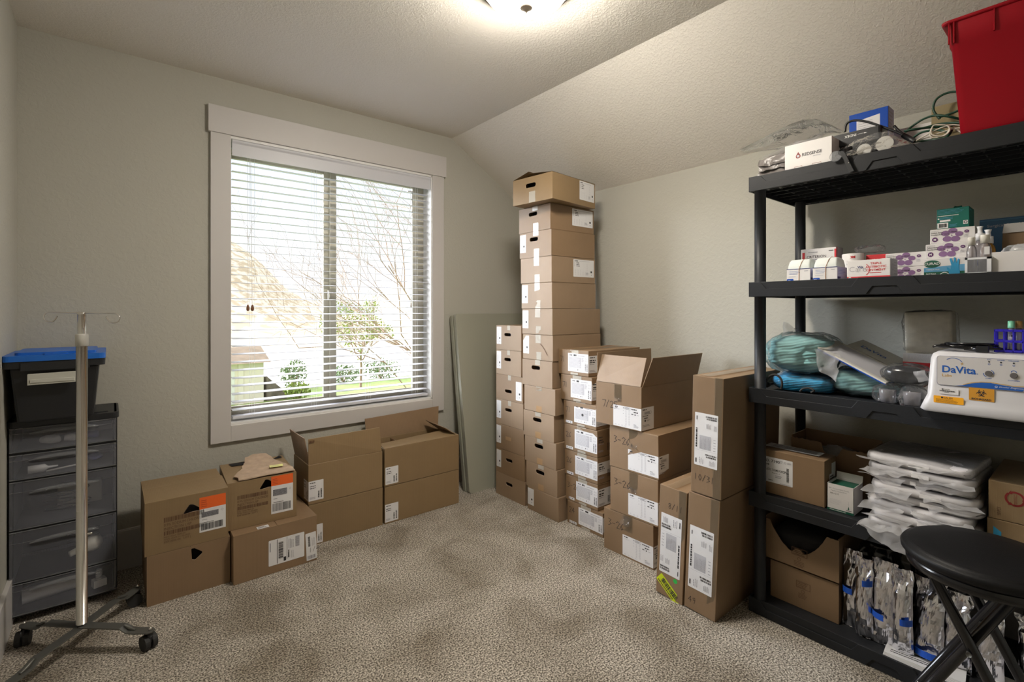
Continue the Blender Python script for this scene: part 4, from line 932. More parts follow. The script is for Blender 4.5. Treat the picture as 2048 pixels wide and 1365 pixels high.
flap4('flap', (x-.004, -y+.01, h_), (x-.004, y-.01, h_), (x-.11, y-.03, h_+.075), (x-.075, -y+.04, h_+.052), -.004, 'kraft', t)
b = MB(); b.box(-.10, -.096, .01, y-.01, .10, h_-.01, 'kraft_in'); b.build('divider', t)
b = MB(); b.M = face(w_, d_, h_, 'front'); sh_small(b, .004, .010, .085, .110); b.build('printed_label', t)
for k, (px_, py_) in enumerate(((-.175, .055), (-.035, .05), (.085, .055))):
    b = MB(); blob(b, (0, 0, .086), (.048, .042, .084), 'bubble', .8, .005, 20, k+1, 26, 16); tag(b.build('plastic_bag', None, (1.4815+px_, 2.657+d_/2+py_-.01, .226)), ['clear plastic bag at the left inside the open box by the table', 'clear plastic bag in the middle of the open box by the table', 'clear plastic bag at the right inside the open box by the table'][k], 'bag', 'clear bags in the open box')

# ---- folded grey table leaning in the corner
t = thing('folding_table', 'folded sage grey plastic table standing on end against the window wall', 'table', (1.872, 2.735, 0), 0, None, math.radians(-8.2))
b = MB()
def slab(b, x0, x1, y0, y1, z0, z1, r, m):
    S = b.M.copy(); b.M = S @ Matrix(((1,0,0,0),(0,0,1,0),(0,1,0,0),(0,0,0,1)))
    b.rbox(x0, x1, z0, z1, y0, y1, r, m, 5); b.M = S
slab(b, 0, .675, 0, .030, 0, 1.225, .022, 'table'); b.build('front_leaf', t, bevel=.004)
b = MB(); slab(b, -.002, .675, .046, .076, 0, 1.225, .022, 'table'); b.build('rear_leaf', t, bevel=.004)
b = MB(); slab(b, .008, .665, .031, .045, .01, 1.215, .018, 'table_e'); b.build('folded_frame', t)
# ================================================================== LEFT CORNER
# five-drawer cart
CY = 2.72; CD = .30
ct = thing('drawer_cart', 'black cart with five milky see-through drawers behind the chrome pole', 'drawers', (-.14, CY+CD/2, 0))
hw = .166; fy = -CD/2
b = MB()
for s in (-1, 1):
    b.box(s*hw-(.012 if s > 0 else 0), s*hw+(.012 if s < 0 else 0), fy+.012, CD/2-.03, .035, .80, 'black')
b.box(-hw, hw, CD/2-.036, CD/2-.03, .035, .80, 'black')
zs = [(.040, .160), (.168, .366), (.376, .562), (.572, .667), (.680, .772)]
for z in (.030, .160, .366, .563, .668): b.box(-hw+.002, hw-.002, fy+.004, CD/2-.036, z, z+.010, 'black')
b.build('frame', ct, bevel=.002)
b = MB(); S = b.M; b.rbox(-hw-.006, hw+.006, fy-.004, CD/2-.03, .775, .800, .02, 'black'); b.box(-hw+.03, hw-.03, fy+.03, CD/2-.06, .80, .803, 'black'); b.build('top', ct, bevel=.003)
for i, (z0_, z1_) in enumerate(zs):
    b = MB(); q = hw-.016; dd = .006
    # curved front, sides, floor
    n = 10; fr = [(-hw+.004+(2*hw-.008)*k/n, fy-.006*math.sin(pi*k/n)) for k in range(n+1)]
    vs = [(x, y, z) for z in (z0_, z1_) for x, y in fr]; b.add(vs, [(k, k+1, k+n+2, k+n+1) for k in range(n)], 'drawer', True)
    vs = [(x, y+.010, z) for z in (z0_, z1_-.004) for x, y in fr]
    b.add([(-q, fy+.004, z0_+.002), (q, fy+.004, z0_+.002), (q, CD/2-.045, z0_+.002), (-q, CD/2-.045, z0_+.002)], [(0, 1, 2, 3)], 'drawer')
    for s in (-1, 1): b.add([(s*q, fy+.004, z0_+.002), (s*q, CD/2-.045, z0_+.002), (s*q, CD/2-.045, z1_-.02), (s*q, fy+.004, z1_-.02)], [(0, 1, 2, 3)], 'drawer')
    b.tube([(x, y-.001, z1_) for x, y in fr], .0022, 'clear', 5); b.tube([(x, y-.001, z0_) for x, y in fr], .0015, 'clear', 5); b.tube([(x, y-.001, z1_-(z1_-z0_)*.22) for x, y in fr], .001, 'clear', 4)
    d = b.build('drawer', ct)
    b = MB(); zc = z1_-(z1_-z0_)*.26
    vs = []; N = 12
    for k in range(N+1):
        x = -.105+.21*k/N; e = math.sin(pi*k/N)**.35 if 0 < k < N else 0
        vs += [(x, fy-.007, zc-.002), (x, fy-.007-.012*e, zc+.004), (x, fy-.006, zc+.016*e)]
    b.add(vs, [(3*k+j, 3*k+3+j, 3*k+4+j, 3*k+1+j) for k in range(N) for j in (0, 1)], 'clear', True); b.build('drawer_handle', d)
def inside(nm, label, cat, b, loc, rz=0, g=None): return tag(b.build(nm, None, loc, (0, 0, rz)), label, cat, g)
b = MB(); b.lathe([(.012, 0), (.013, .03), (.016, .036), (.033, .075), (.033, .09), (.02, .112), (.002, .118)], 'bulb', 20); b.M = Matrix.Identity(4)
o = inside('light_bulb', 'white light bulb lying in the second drawer from the bottom', 'bulb', b, (-.13, 2.775, .212)); o.rotation_euler = (math.radians(80), 0, math.radians(115))
b = MB(); b.tube([(-.10, 0, .03), (.09, .02, .035)], .030, 'white_pl', 16); inside('white_roll', 'white rolled cylinder lying in the bottom drawer', 'roll', b, (-.175, 2.80, .045))
b = MB(); b.box(-.022, .022, -.018, .018, 0, .03, 'white_pl')
for k in range(6): b.lathe([(.009, .03+.007*k), (.012, .033+.007*k), (.009, .036+.007*k)], 'white_pl', 12)
inside('white_connector', 'small white ribbed connector at the right of the bottom drawer', 'connector', b, (-.035, 2.765, .052), .3)
b = MB(); b.tube(smooth_path([(.07*math.cos(a*.9)+.01*math.sin(a*3), .05*math.sin(a*.9), .01+.004*a) for a in range(0, 26)], 3), .0028, 'black', 6); inside('cable_coil', 'thin black cable coiled in the middle drawer', 'cable', b, (-.14, 2.83, .378))
b = MB(); b.tube(smooth_path([(.055*math.cos(a*1.1), .04*math.sin(a*.9), .01+.003*a) for a in range(0, 20)], 3), .003, 'black', 6); inside('cable_coil', 'thin black cable coiled in the second drawer from the bottom', 'cable', b, (-.09, 2.89, .20))
b = MB(); b.rbox(-.075, .075, -.025, .025, 0, .09, .01, 'collar'); inside('pale_pouch', 'pale flat pouch standing in the middle drawer', 'pouch', b, (-.10, 2.925, .380))
b = MB(); b.lathe([(.016, 0), (.016, .05), (.005, .06), (.003, .09)], 'white_pl', 16); o = inside('small_tube', 'small white tube lying in the second drawer from the top', 'tube', b, (-.255, 2.77, .592)); o.rotation_euler = (0, math.radians(90), .1)
b = MB(); b.tube([(0, 0, 0), (.13, .0, .012)], .0035, 'white_pl', 8); inside('white_stick', 'thin white stick lying in the second drawer from the top', 'stick', b, (-.20, 2.76, .580))
for k, (x, y, z, r, lb, m) in enumerate(((-.05, 2.79, .605, .016, 'small dark bottle at the right of the second drawer', 'navy'), (-.19, 2.80, .700, .020, 'clear crumpled wrapper left in the top drawer', 'bubble'), (-.12, 2.80, .700, .018, 'clear crumpled wrapper in the middle of the top drawer', 'bubble'), (-.06, 2.80, .70, .016, 'dark small pouch at the right of the top drawer', 'navy'))):
    b = MB(); blob(b, (0, 0, 0), (r*1.6, r, r*.8), m, .7, .004, 40, k, 20, 12); inside('small_item', lb, 'pouch', b, (x, y, z-.0))
# black tote, blue lid
TY = 2.63
tt = thing('storage_tote', 'black storage tote with bright blue lid standing on the drawer cart', 'tote', (-.162, TY+.155, .803))
b = MB(); hb, ht, dz = .112, .134, .232
def frus(b, w0, w1, y0, y1, z0, z1, y0b, y1b, m): b.hexa([(-w0, y0b, z0), (w0, y0b, z0), (w0, y1b, z0), (-w0, y1b, z0), (-w1, y0, z1), (w1, y0, z1), (w1, y1, z1), (-w1, y1, z1)], m)
frus(b, .112, .130, -.155, .165, 0, .215, -.130, .145, 'black'); b.build('body', tt, bevel=.008)
b = MB(); b.rbox(-.148, .148, -.172, .180, .213, .240, .015, 'black'); b.rbox(-.10, .10, -.178, -.15, .205, .236, .004, 'black'); b.build('rim', tt, bevel=.002)
b = MB(); b.rbox(-.150, .150, -.176, .185, .240, .262, .02, 'blue_lid'); b.rbox(-.12, .12, -.14, .15, .262, .272, .02, 'blue_lid'); b.rbox(-.035, .035, -.165, -.14, .262, .268, .005, 'blue_lid'); b.build('lid', tt, bevel=.004)
b = MB(); b.hexa([(-.079,-.186,.150),(.062,-.186,.152),(.062,-.170,.152),(-.079,-.170,.150),(-.079,-.186,.192),(.062,-.186,.194),(.062,-.170,.194),(-.079,-.170,.192)], 'handle'); b.box(-.072, .056, -.189, -.186, .158, .172, 'handle'); b.build('handle', tt, bevel=.003)

# IV pole
PX, PY = -.078, 2.375
iv = thing('iv_pole', 'chrome drip stand with two looped hooks on a grey four-leg wheeled base', 'drip stand', (PX, PY, 0))
b = MB(); b.tube([(0, 0, .100), (0, 0, 1.12)], .0165, 'chrome', 24); b.build('lower_pole', iv)
b = MB(); b.tube([(0, 0, 1.10), (0, 0, 1.222)], .0125, 'chrome', 24); b.lathe([(.013, 1.222), (.014, 1.226), (.012, 1.232), (.001, 1.233)], 'chrome', 20); b.build('upper_pole', iv)
b = MB(); b.lathe([(.0165, 1.108), (.019, 1.110), (.019, 1.148), (.0175, 1.152), (.0125, 1.153)], 'collar', 24); b.build('collar', iv)
a_ = math.radians(-39.3+2); ux, uy = math.cos(a_), math.sin(a_)
for s in (-1, 1):
    P = [(0, 1.228), (.06, 1.2285), (.118, 1.2285), (.130, 1.222), (.134, 1.212), (.128, 1.199), (.112, 1.194), (.098, 1.199), (.086, 1.216)]
    b = MB(); b.tube(smooth_path([(s*x*ux, s*x*uy, z-(.002*s*x/.13)) for x, z in P], 5), .0024, 'chrome', 8); b.build('hook', iv)
b = MB(); b.lathe([(.0045, 0), (.0045, .010), (.003, .013)], 'chrome', 12, (0, 0, 0)); b.build('screw', iv, (.0165, -.002, .42), (0, math.radians(90), 0))
ends = [(.115, 2.222), (.092, 2.600), (-.245, 2.560), (-.262, 2.170)]
for i, (ex, ey) in enumerate(ends):
    dx, dy = ex-PX, ey-PY; L = math.hypot(dx, dy); dx /= L; dy /= L; nx, ny = -dy, dx
    prof = [(0, .094, .017), (L*.60, .088, .018), (L*.70, .074, .020), (L*.80, .071, .019), (L*1.0, .071, .018), (L*1.05, .071, .008)]
    b = MB(); vs = []
    for t_, z, hw_ in prof:
        z -= .0035*(i % 2)*(t_ < L*.5)
        for sgn in (-1, 1):
            for zz in (z, z-.0045): vs.append((dx*t_+nx*hw_*sgn, dy*t_+ny*hw_*sgn, zz))
    fs = [(0, 1, 3, 2), tuple(4*(len(prof)-1)+q for q in (0, 2, 3, 1))]
    for k in range(len(prof)-1):
        a = 4*k; c = a+4; fs += [(a, a+2, c+2, c), (a+1, c+1, c+3, a+3), (a, c, c+1, a+1), (a+2, a+3, c+3, c+2)]
    b.add(vs, fs, 'steel'); 
    b.tube([(dx*L*.62, dy*L*.62, .090), (dx*L*.70, dy*L*.70, .080), (dx*L*.78, dy*L*.78, .073)], [.003, .007, .003], 'steel', 8)
    leg = b.build('leg', iv, bevel=.001)
    b = MB(); b.lathe([(.006, .072), (.006, .077), (.003, .082)], 'chrome', 10, (dx*L, dy*L, 0)); b.build('screw', leg)
    b = MB(); g = (i*1.3+.4); cx, cy = dx*L, dy*L; wx, wy = math.cos(g), math.sin(g)
    b.tube([(cx, cy, .05), (cx, cy, .068)], .009, 'black', 10)
    ox, oy = -wy*.012, wx*.012
    for s in (-1, 1): b.tube([(cx+ox+wx*.004*s, cy+oy+wy*.004*s, .0265), (cx+ox+wx*.020*s, cy+oy+wy*.020*s, .0265)], .0262, 'rubber', 22, sm=False)
    b.tube([(cx+ox-wx*.006, cy+oy-wy*.006, .040), (cx+ox+wx*.006, cy+oy+wy*.006, .040)], .020, 'black', 16); b.build('caster', leg)

# ================================================================== FOLDING STOOL
SX, SY = 1.740, .208
stl = thing('folding_stool', 'round black folding stool with padded seat and crossed tube legs', 'stool', (SX, SY, 0))
b = MB(); b.lathe([(.150, .585), (.163, .588), (.1695, .596), (.170, .606), (.166, .612), (.160, .613), (.158, .616), (.150, .620), (.10, .625), (.03, .627), (.001, .627)], 'vinyl', 56); b.build('seat', stl)
b = MB(); b.lathe([(.152, .560), (.158, .562), (.160, .584), (.150, .586)], 'black_gl', 48); b.build('seat_rim', stl)
def leg(x, y1, y0, nm='leg', r=.0125):
    b = MB(); b.tube([(x-SX, y1-SY, .565), (x-SX, y0-SY, .012)], r, 'black_gl', 16); l = b.build(nm, stl)
    b = MB(); b.tube([(x-SX, y0-SY+(y1-y0)*.0, 0), (x-SX, y0-SY+(y1-y0)*.035, .022)], r+.003, 'rubber', 14); b.build('foot_cap', l)
leg(1.660, .303, .035); leg(1.682, .140, .425); leg(1.868, .300, .035); leg(1.846, .140, .425)
for x, q in ((1.671, 0), (1.857, 1)):
    b = MB(); b.tube([(x-SX-.026, .225-SY, .385), (x-SX+.026, .225-SY, .385)], .006, 'steel', 12); b.build('pivot_bolt', stl)
for y, z in ((.300, .560), (.143, .560)):
    b = MB(); b.tube([(1.645-SX, y-SY, z), (1.883-SX, y-SY, z)], .011, 'black_gl', 12); b.build('cross_bar', stl)
b = MB(); b.tube([(1.682-SX, .36-SY, .14), (1.846-SX, .36-SY, .14)], .009, 'black_gl', 12); b.build('cross_bar', stl)
# mauve-grey clip gripping the near edge of the seat
b = MB()
for (u0, rr_, z0_, z1_) in ((0, .172, .585, .648), ):
    n = 10; vs = []
    for k in range(n+1):
        a = math.radians(-62+24*k/n-20)
        for r_, z in ((.150, .632), (.174, .640), (.180, .630), (.180, .575)): vs.append((r_*math.cos(a), r_*math.sin(a), z))
    b.add(vs, [(4*k+j, 4*k+4+j, 4*k+5+j, 4*k+1+j) for k in range(n) for j in range(3)], 'mauve', True)
b.build('handle_grip', stl)

# ================================================================== BLACK SHELF UNIT
FX, BX, LY, RY = 2.037, 2.500, .949, .030
SH = [.062, .496, .921, 1.353, 1.785]       # rim tops
RH = .060
shelf = thing('shelf_unit', 'black plastic five-shelf unit loaded with supplies along the right wall', 'shelf', (FX, LY, 0))
def yz(x): return Matrix(((0,0,1,x),(1,0,0,0),(0,1,0,0),(0,0,0,1)))
L = LY-RY; D = BX-FX
for i, zt in enumerate(SH):
    b = MB(); z0_ = max(zt-RH, 0)
    b.box(.004, .009, -L, 0, z0_, zt, 'shelf'); b.box(D-.006, D, -L, 0, z0_, zt, 'shelf')
    b.box(.009, D-.006, -.006, 0, z0_, zt, 'shelf'); b.box(.009, D-.006, -L, -L+.006, z0_, zt, 'shelf')
    # raised front relief with the stepped notches
    h = zt-z0_
    out = [(0, 0), (-.405, 0), (-.425, h*.48), (-.492, h*.48), (-.512, 0), (-L, 0), (-L, h), (-L+.045, h), (-L+.07, h*.52), (-.555, h*.52), (-.535, h), (-.382, h), (-.362, h*.52), (-.070, h*.52), (-.045, h), (0, h)]
    S = b.M; b.M = Matrix(((0,0,-1,.0045),(1,0,0,0),(0,1,0,z0_),(0,0,0,1)))
    b.prism(out, 0, .0045, 'shelf'); b.M = S
    # left end relief
    b.box(.05, D-.05, .0, .003, z0_+h*.1, z0_+h*.52, 'shelf')
    # bottom lip with slots
    if i:
        b.box(.009, .014, -L+.01, -.01, z0_, z0_+.006, 'shelf'); b.box(.030, .036, -L+.01, -.01, z0_, z0_+.006, 'shelf')
        y = -.02
        while y > -L+.03: b.box(.014, .030, y-.010, y, z0_, z0_+.005, 'shelf'); y -= .045
        b.box(D-.036, D-.030, -L+.01, -.01, z0_, z0_+.006, 'shelf'); b.box(D-.012, D-.006, -L+.01, -.01, z0_, z0_+.006, 'shelf')
        y = -.02
        while y > -L+.03: b.box(D-.030, D-.012, y-.010, y, z0_, z0_+.005, 'shelf'); y -= .045
    t_ = b.build('shelf_tray', shelf, bevel=.0012)
    b = MB(); zd = zt-.010; b.box(.009, D-.006, -L+.006, -.006, zd-.004, zd, 'shelf')
    for k in range(1, 7): b.box(.009+(D-.015)*k/7-.002, .009+(D-.015)*k/7+.002, -L+.006, -.006, z0_+.012, zd-.004, 'shelf')
    for k in range(1, 12): b.box(.009, D-.006, -L*k/12-.002, -L*k/12+.002, z0_+.018, zd-.004, 'shelf')
    b.build('deck', t_)
for x in (.024, D-.030):
    for y in (-.036, -L+.036):
        for a, c in zip(SH[:-1], SH[1:]):
            b = MB(); b.tube([(x, y, a-.004), (x, y, c-RH+.012)], .0215, 'shelf', 24); b.build('post', shelf)
DK = [s-.0092 for s in SH]    # deck heights
# ================================================================== THINGS ON THE SHELVES
def pbox(name, label, cat, x, yl, yr, z, h, d, m, deco=None, group=None, turn=0, bev=.0015, ry=0, fl=False):
    """small carton whose printed front faces the room; front plane x, from yl (left) to yr (right)"""
    w = yl-yr; t = thing(name, label, cat, (x+d/2, (yl+yr)/2, z), ALONG+turn, group, 0, ry)
    b = MB(); b.box(-w/2, w/2, -d/2, d/2, 0, h-.0006, m); b.build('body', t, bevel=bev)
    if deco:
        for nm, fc, fn in deco:
            b = MB(); b.M = face(w, d, h, fc); W, H = {'front': (w, h), 'right': (d, h), 'left': (d, h), 'top': (w, d)}[fc]; fn(b, W, H); b.build(nm, t)
    return t
# ---------------- top shelf
T1 = DK[4]
b = MB(); blob(b, (0, 0, .052), (.080, .060, .050), 'grey_bag', .28, .0045, 26, 3, 60, 36, smooth=False)
for k_, (za, zb) in enumerate(((.088, .060), (.062, .040), (.040, .012))): sheet(b, [[(-.082, .058, za), (-.086, -.055, za+.004)], [(-.092-.006*(k_ % 2), .062, zb), (-.095, -.058, zb-.004)]], 'grey_bag', 22, 8, .009, 34, k_+3, False)
tag(b.build('grey_pouch', None, (2.185, .876, T1)), 'crumpled grey plastic-wrapped bundle at the far left of the top shelf', 'bag')
def redsense(b, W, H):
    b.text('REDSENSE', W*.385, H*.43, .0165, 'ink', Z1, .012, wide=.92); b.lines(W*.62, H*.34, W*.83, H*.38, 1, 'lgrey_ink', Z1, k=.8)
    pts = [(0, .0135), (.0035, .007), (.0078, 0), (.0085, -.004), (.007, -.0085), (.003, -.0105), (-.003, -.0105), (-.007, -.0085), (-.0085, -.004), (-.0078, 0), (-.0035, .007)]
    b.poly([(W*.30+x, H*.50+y) for x, y in pts], 'maroon', Z1); b.disc(W*.30, H*.50-.003, .0048, 'paper', Z2); b.disc(W*.30, H*.50-.003, .0013, 'blue_ink', Z3, 10)
    for a, c in ((.22, .38), (.60, .78)):
        for q in ((a, .0, a+.006, .06), (c, 0, c+.006, .06), (a, .05, c+.006, .06)): b.rect(W*q[0], H*q[1], W*q[2], H*q[3], 'maroon', Z1)
pbox('white_carton', 'white carton with a red drop logo lettered in black capitals on the top shelf', 'box', 2.045, .812, .650, 1.7855, .094, .115, 'white_box', [('printing', 'front', redsense)])
b = MB(); P = [(2.200, 1.041, 1.951), (2.200, 0.965, 1.959), (2.200, 0.893, 1.972), (2.200, 0.834, 1.983), (2.200, 0.777, 1.991), (2.200, 0.732, 1.984), (2.200, 0.692, 1.958), (2.200, 0.651, 1.927)]
vs = []; N = len(P)
for i, p in enumerate(P):
    t_ = i/(N-1); wd = .02+.065*math.sin(pi*min(1, t_*1.15+.05)); th = .004+.03*math.sin(pi*max(0, t_))**1.2
    for k in range(14):
        a = 2*pi*k/14; n_ = noise.noise(Vector((i*1.7, k*.9, 3)))
        vs.append((2.175+wd*math.cos(a), p[1]+.012*n_, p[2]-.028*max(.3, math.sin(pi*t_))+th*math.sin(a)*(1+.8*n_)+(.004*n_)))
b.add(vs, [(i*14+k, i*14+(k+1) % 14, (i+1)*14+(k+1) % 14, (i+1)*14+k) for i in range(N-1) for k in range(14)], 'film', True)
for q in range(4): sheet(b, [[(2.12+.02*q, .95-.03*q, 1.880+.004*q), (2.10+.02*q, .80, 1.905+.006*q)], [(2.22, .93-.02*q, 1.885), (2.2, .72, 1.925+.006*q)]], 'film_m', 14, 8, .010, 22, q)
tag(b.build('plastic_bag'), 'empty milky plastic bag draped over the white carton and grey bundle', 'bag')
def bluelab(b, W, H):
    b.poly([(W*.20, H*.60), (W*.80, H*.58), (W*.80, H*.91), (W*.20, H*.87)], 'paper', Z1); b.lines(W*.24, H*.62, W*.70, H*.86, 7, 'grey_ink', Z2, k=.22)
pbox('blue_carton', 'tall blue carton with white address label at the back of the top shelf', 'box', 2.30, .670, .542, T1, .245, .075, 'blue_box', [('printed_label', 'front', bluelab), ('side_print', 'right', lambda b, W, H: (b.rect(0, 0, W, H, 'lav_box', Z1), b.lines(W*.1, H*.6, W*.9, H*.95, 6, 'grey_ink', Z2, k=.3)))])
t = thing('pressure_cuff', 'black folded pressure cuff lettered INDEX upside down, behind the clear bag', 'cuff', (2.165, .597, T1), ALONG)
b = MB(); b.rbox(-.078, .078, -.045, .045, .075, .122, .01, 'black'); b.build('cuff', t, bevel=.008, seg=3)
b = MB(); b.rbox(-.070, .05, -.035, .04, 0, .074, .012, 'dark_stuff'); b.build('folded_cloth', t, bevel=.006)
b = MB(); b.M = Matrix.Translation((-.078, -.0455, .078)) @ Matrix(((1,0,0,0),(0,0,-1,0),(0,1,0,0),(0,0,0,1)))
b.text('INDEX', .080, .0335, .0125, 'pale_ink', .0004, .015, rot=pi, shear=0); b.rect(.084, .0285, .106, .0297, 'pale_ink', .0004); b.poly([(.105, .0265), (.114, .0291), (.105, .0317)], 'pale_ink', .0004); b.build('lettering', t)
b = MB(); b.tube(smooth_path([(2.135, 0.635, 1.908), (2.135, 0.632, 1.933), (2.135, 0.619, 1.942), (2.135, 0.595, 1.939), (2.135, 0.564, 1.924), (2.135, 0.527, 1.899), (2.135, 0.491, 1.873), (2.135, 0.462, 1.849), (2.135, 0.439, 1.824)], 6), .0042, 'black', 10); b.tube(smooth_path([(2.140, 0.487, 1.889), (2.140, 0.473, 1.867), (2.140, 0.454, 1.844), (2.140, 0.434, 1.822)], 5), .0042, 'black', 8)
b.tube([(2.130, 0.460, 1.847), (2.130, 0.443, 1.831), (2.130, 0.428, 1.816)], [.008, .009, .007], 'black', 10); tag(b.build('looped_cable'), 'black cable arching in front of the blue carton', 'cable')
b = MB()
vs = []; top = [(2.090, 0.651, 1.824), (2.090, 0.622, 1.842), (2.090, 0.583, 1.854), (2.090, 0.538, 1.863), (2.090, 0.494, 1.862), (2.090, 0.466, 1.836), (2.090, 0.443, 1.810), (2.090, 0.430, 1.801)]
bot = [(2.052, 0.639, 1.795), (2.052, 0.610, 1.795), (2.052, 0.572, 1.793), (2.052, 0.528, 1.791), (2.052, 0.485, 1.791), (2.052, 0.458, 1.790), (2.052, 0.435, 1.791), (2.052, 0.422, 1.789)]
sheet(b, [bot, top], 'film', 30, 12, .006, 40, 2); sheet(b, [[(p[0]+.05, p[1], p[2]) for p in bot], top], 'film', 30, 12, .008, 35, 5); sheet(b, [bot, [(p[0]+.05, p[1], p[2]) for p in bot]], 'film', 20, 4, .003, 35, 5)
tag(b.build('plastic_bag'), 'clear plastic bag with round white parts at the top shelf rim', 'bag')
for i, (u, yy, zz, r, lb) in enumerate(((0, .560, 1.815, .022, 'left round white disc inside the clear bag on the top shelf'), (0, .500, 1.822, .026, 'right round white disc inside the clear bag on the top shelf'))):
    b = MB(); b.tube([(0, 0, 0), (.012, 0, 0)], [r, r*.95], 'collar', 24, sm=False); tag(b.build('white_disc', None, (2.078, yy, zz-.006)), lb, 'disc', 'white discs in the clear bag')
t = thing('clamp_arm', 'black jointed arm with a clear disc hanging over the top shelf rim', 'arm', (2.022, 0.612, 1.802))
b = MB(); b.M = Matrix.Rotation(0, 4, 'X'); b.hexa([(0,.006,.004),(.008,.006,.004),(.008,-.006,.008),(0,-.006,.008)][::1]+[(0,-.024,-.078),(.008,-.024,-.078),(.008,-.038,-.073),(0,-.038,-.073)], 'black')
b.build('arm', t, bevel=.001)
b = MB(); b.tube([(-.002, -.022, -.042), (.010, -.022, -.042)], .0018, 'chrome', 8); b.build('rivet', t)
b = MB(); b.tube([(.004, .002, .002), (.012, .002, .002)], .011, 'black', 16); b.tube([(0, -.004, .004), (.03, -.02, .018)], .007, 'black', 10); b.build('hinge', t)
b = MB(); b.tube([(.002, .020, -.008), (.005, .020, -.008)], .019, 'clear', 28, sm=False); b.build('clear_disc', t)
pbox('long_white_carton', 'long low white carton lying behind the green cord', 'box', 2.40, .56, .432, T1, .175, .06, 'white_box')
pbox('tan_case', 'tan card case standing between the white carton and red bin', 'case', 2.375, .428, .25, T1, .22, .09, 'tan_book')
b = MB(); pth = [(2.300, 0.488, 1.908), (2.300, 0.473, 1.930), (2.300, 0.439, 1.944), (2.300, 0.401, 1.940), (2.300, 0.363, 1.923), (2.300, 0.333, 1.906), (2.300, 0.363, 1.900), (2.300, 0.411, 1.905), (2.300, 0.454, 1.906), (2.300, 0.488, 1.908), (2.300, 0.447, 1.911), (2.300, 0.390, 1.915), (2.300, 0.333, 1.898)]
b.tube(smooth_path([(p[0]+.02*math.sin(i*1.3), p[1], p[2]-.004) for i, p in enumerate(pth)], 6), .0040, 'green_cord', 8)
b.tube(smooth_path([(2.325, 0.395, 1.931), (2.325, 0.413, 1.969), (2.325, 0.406, 2.004), (2.325, 0.378, 2.018), (2.325, 0.346, 2.012), (2.325, 0.328, 1.985), (2.325, 0.334, 1.953), (2.325, 0.361, 1.942), (2.325, 0.395, 1.938)], 6), .0040, 'green_cord', 8)
b.tube(smooth_path([(p[0]+.03*math.cos(i), p[1], p[2]-.02) for i, p in enumerate([(2.190, 0.460, 1.868), (2.190, 0.425, 1.883), (2.190, 0.378, 1.872), (2.190, 0.346, 1.853), (2.190, 0.338, 1.861), (2.190, 0.359, 1.846), (2.190, 0.412, 1.854), (2.190, 0.453, 1.859)])], 6), .0040, 'green_cord', 8)
tag(b.build('extension_cord'), 'dark green extension cord coiled beside the red bin', 'cord')
b = MB(); b.tube(smooth_path([(2.100, 0.418, 1.809), (2.100, 0.395, 1.819), (2.100, 0.372, 1.829), (2.100, 0.350, 1.835), (2.100, 0.326, 1.836), (2.100, 0.302, 1.826)], 5), .0022, 'white_cord', 8); b.tube(smooth_path([(2.105, 0.419, 1.808), (2.105, 0.389, 1.814), (2.105, 0.357, 1.820), (2.105, 0.327, 1.824), (2.105, 0.302, 1.821)], 5), .0022, 'white_cord', 8)
b.tube(smooth_path([(2.095, 0.378, 1.830), (2.095, 0.373, 1.845), (2.095, 0.361, 1.845), (2.095, 0.337, 1.835), (2.095, 0.332, 1.817), (2.095, 0.346, 1.805), (2.095, 0.368, 1.811), (2.095, 0.377, 1.820), (2.095, 0.378, 1.830)], 5), .0022, 'white_cord', 8); b.tube(smooth_path([(2.100, 0.377, 1.841), (2.100, 0.382, 1.822), (2.100, 0.372, 1.806), (2.100, 0.344, 1.809), (2.100, 0.332, 1.828), (2.100, 0.340, 1.840)], 5), .0022, 'white_cord', 8)
b.tube(smooth_path([(2.110, 0.326, 1.832), (2.110, 0.312, 1.815), (2.110, 0.304, 1.806)], 4), .003, 'white_cord', 8); tag(b.build('lamp_cable'), 'cream lamp cable in a loose bow at the top shelf rim', 'cable')
t = thing('red_bin', 'open red plastic bin on the top shelf under the sloped ceiling', 'bin', (2.052, .302, 1.7855))
b = MB()
wl0, wl1 = .0, .030; W_ = .26
def bin_ring(z, y0, y1, x0, x1, r=.02, n=5):
    pts = []
    for cx, cy, a0 in ((x1-r, y1-r, 0), (x0+r, y1-r, pi/2), (x0+r, y0+r, pi), (x1-r, y0+r, 1.5*pi)):
        for k in range(n+1): a = a0+pi/2*k/n; pts.append((cx+r*math.cos(a), cy+r*math.sin(a), z))
    return pts
def loft(b, rings, m, cap0=True, cap1=False, sm=True):
    n = len(rings[0]); vs = [p for r in rings for p in r]
    fs = [(i*n+k, i*n+(k+1) % n, (i+1)*n+(k+1) % n, (i+1)*n+k) for i in range(len(rings)-1) for k in range(n)]
    b.add(vs, fs, m, sm)
    if cap0: b.add(rings[0], [tuple(range(n))[::-1]], m)
    if cap1: b.add(rings[-1], [tuple(range(n))], m)
rg_ = []
for z, g in ((0, -.006), (.004, 0), (.28, .020), (.281, .024), (.355, .028)): rg_.append(bin_ring(z, -W_-g, g, -g*.6, .19+g*.6))
loft(b, rg_, 'red'); rg_ = [bin_ring(z, -W_-g, g, -g*.6, .19+g*.6) for z, g in ((.355, .025), (.2, .012), (.006, -.003))]; loft(b, rg_, 'red', False, True)
for y in (.022, .010, -.08, -.17, -.24): b.box(-.0225, -.015, y-.0015, y+.0015, .285, .355, 'red')
b.build('body', t)
b = MB(); loft(b, [bin_ring(z, -W_-g, g, -g*.6, .19+g*.6) for z, g in ((.350, .026), (.350, .040), (.358, .042), (.360, .024), (.350, .024))], 'red', False, False); b.build('rim', t)
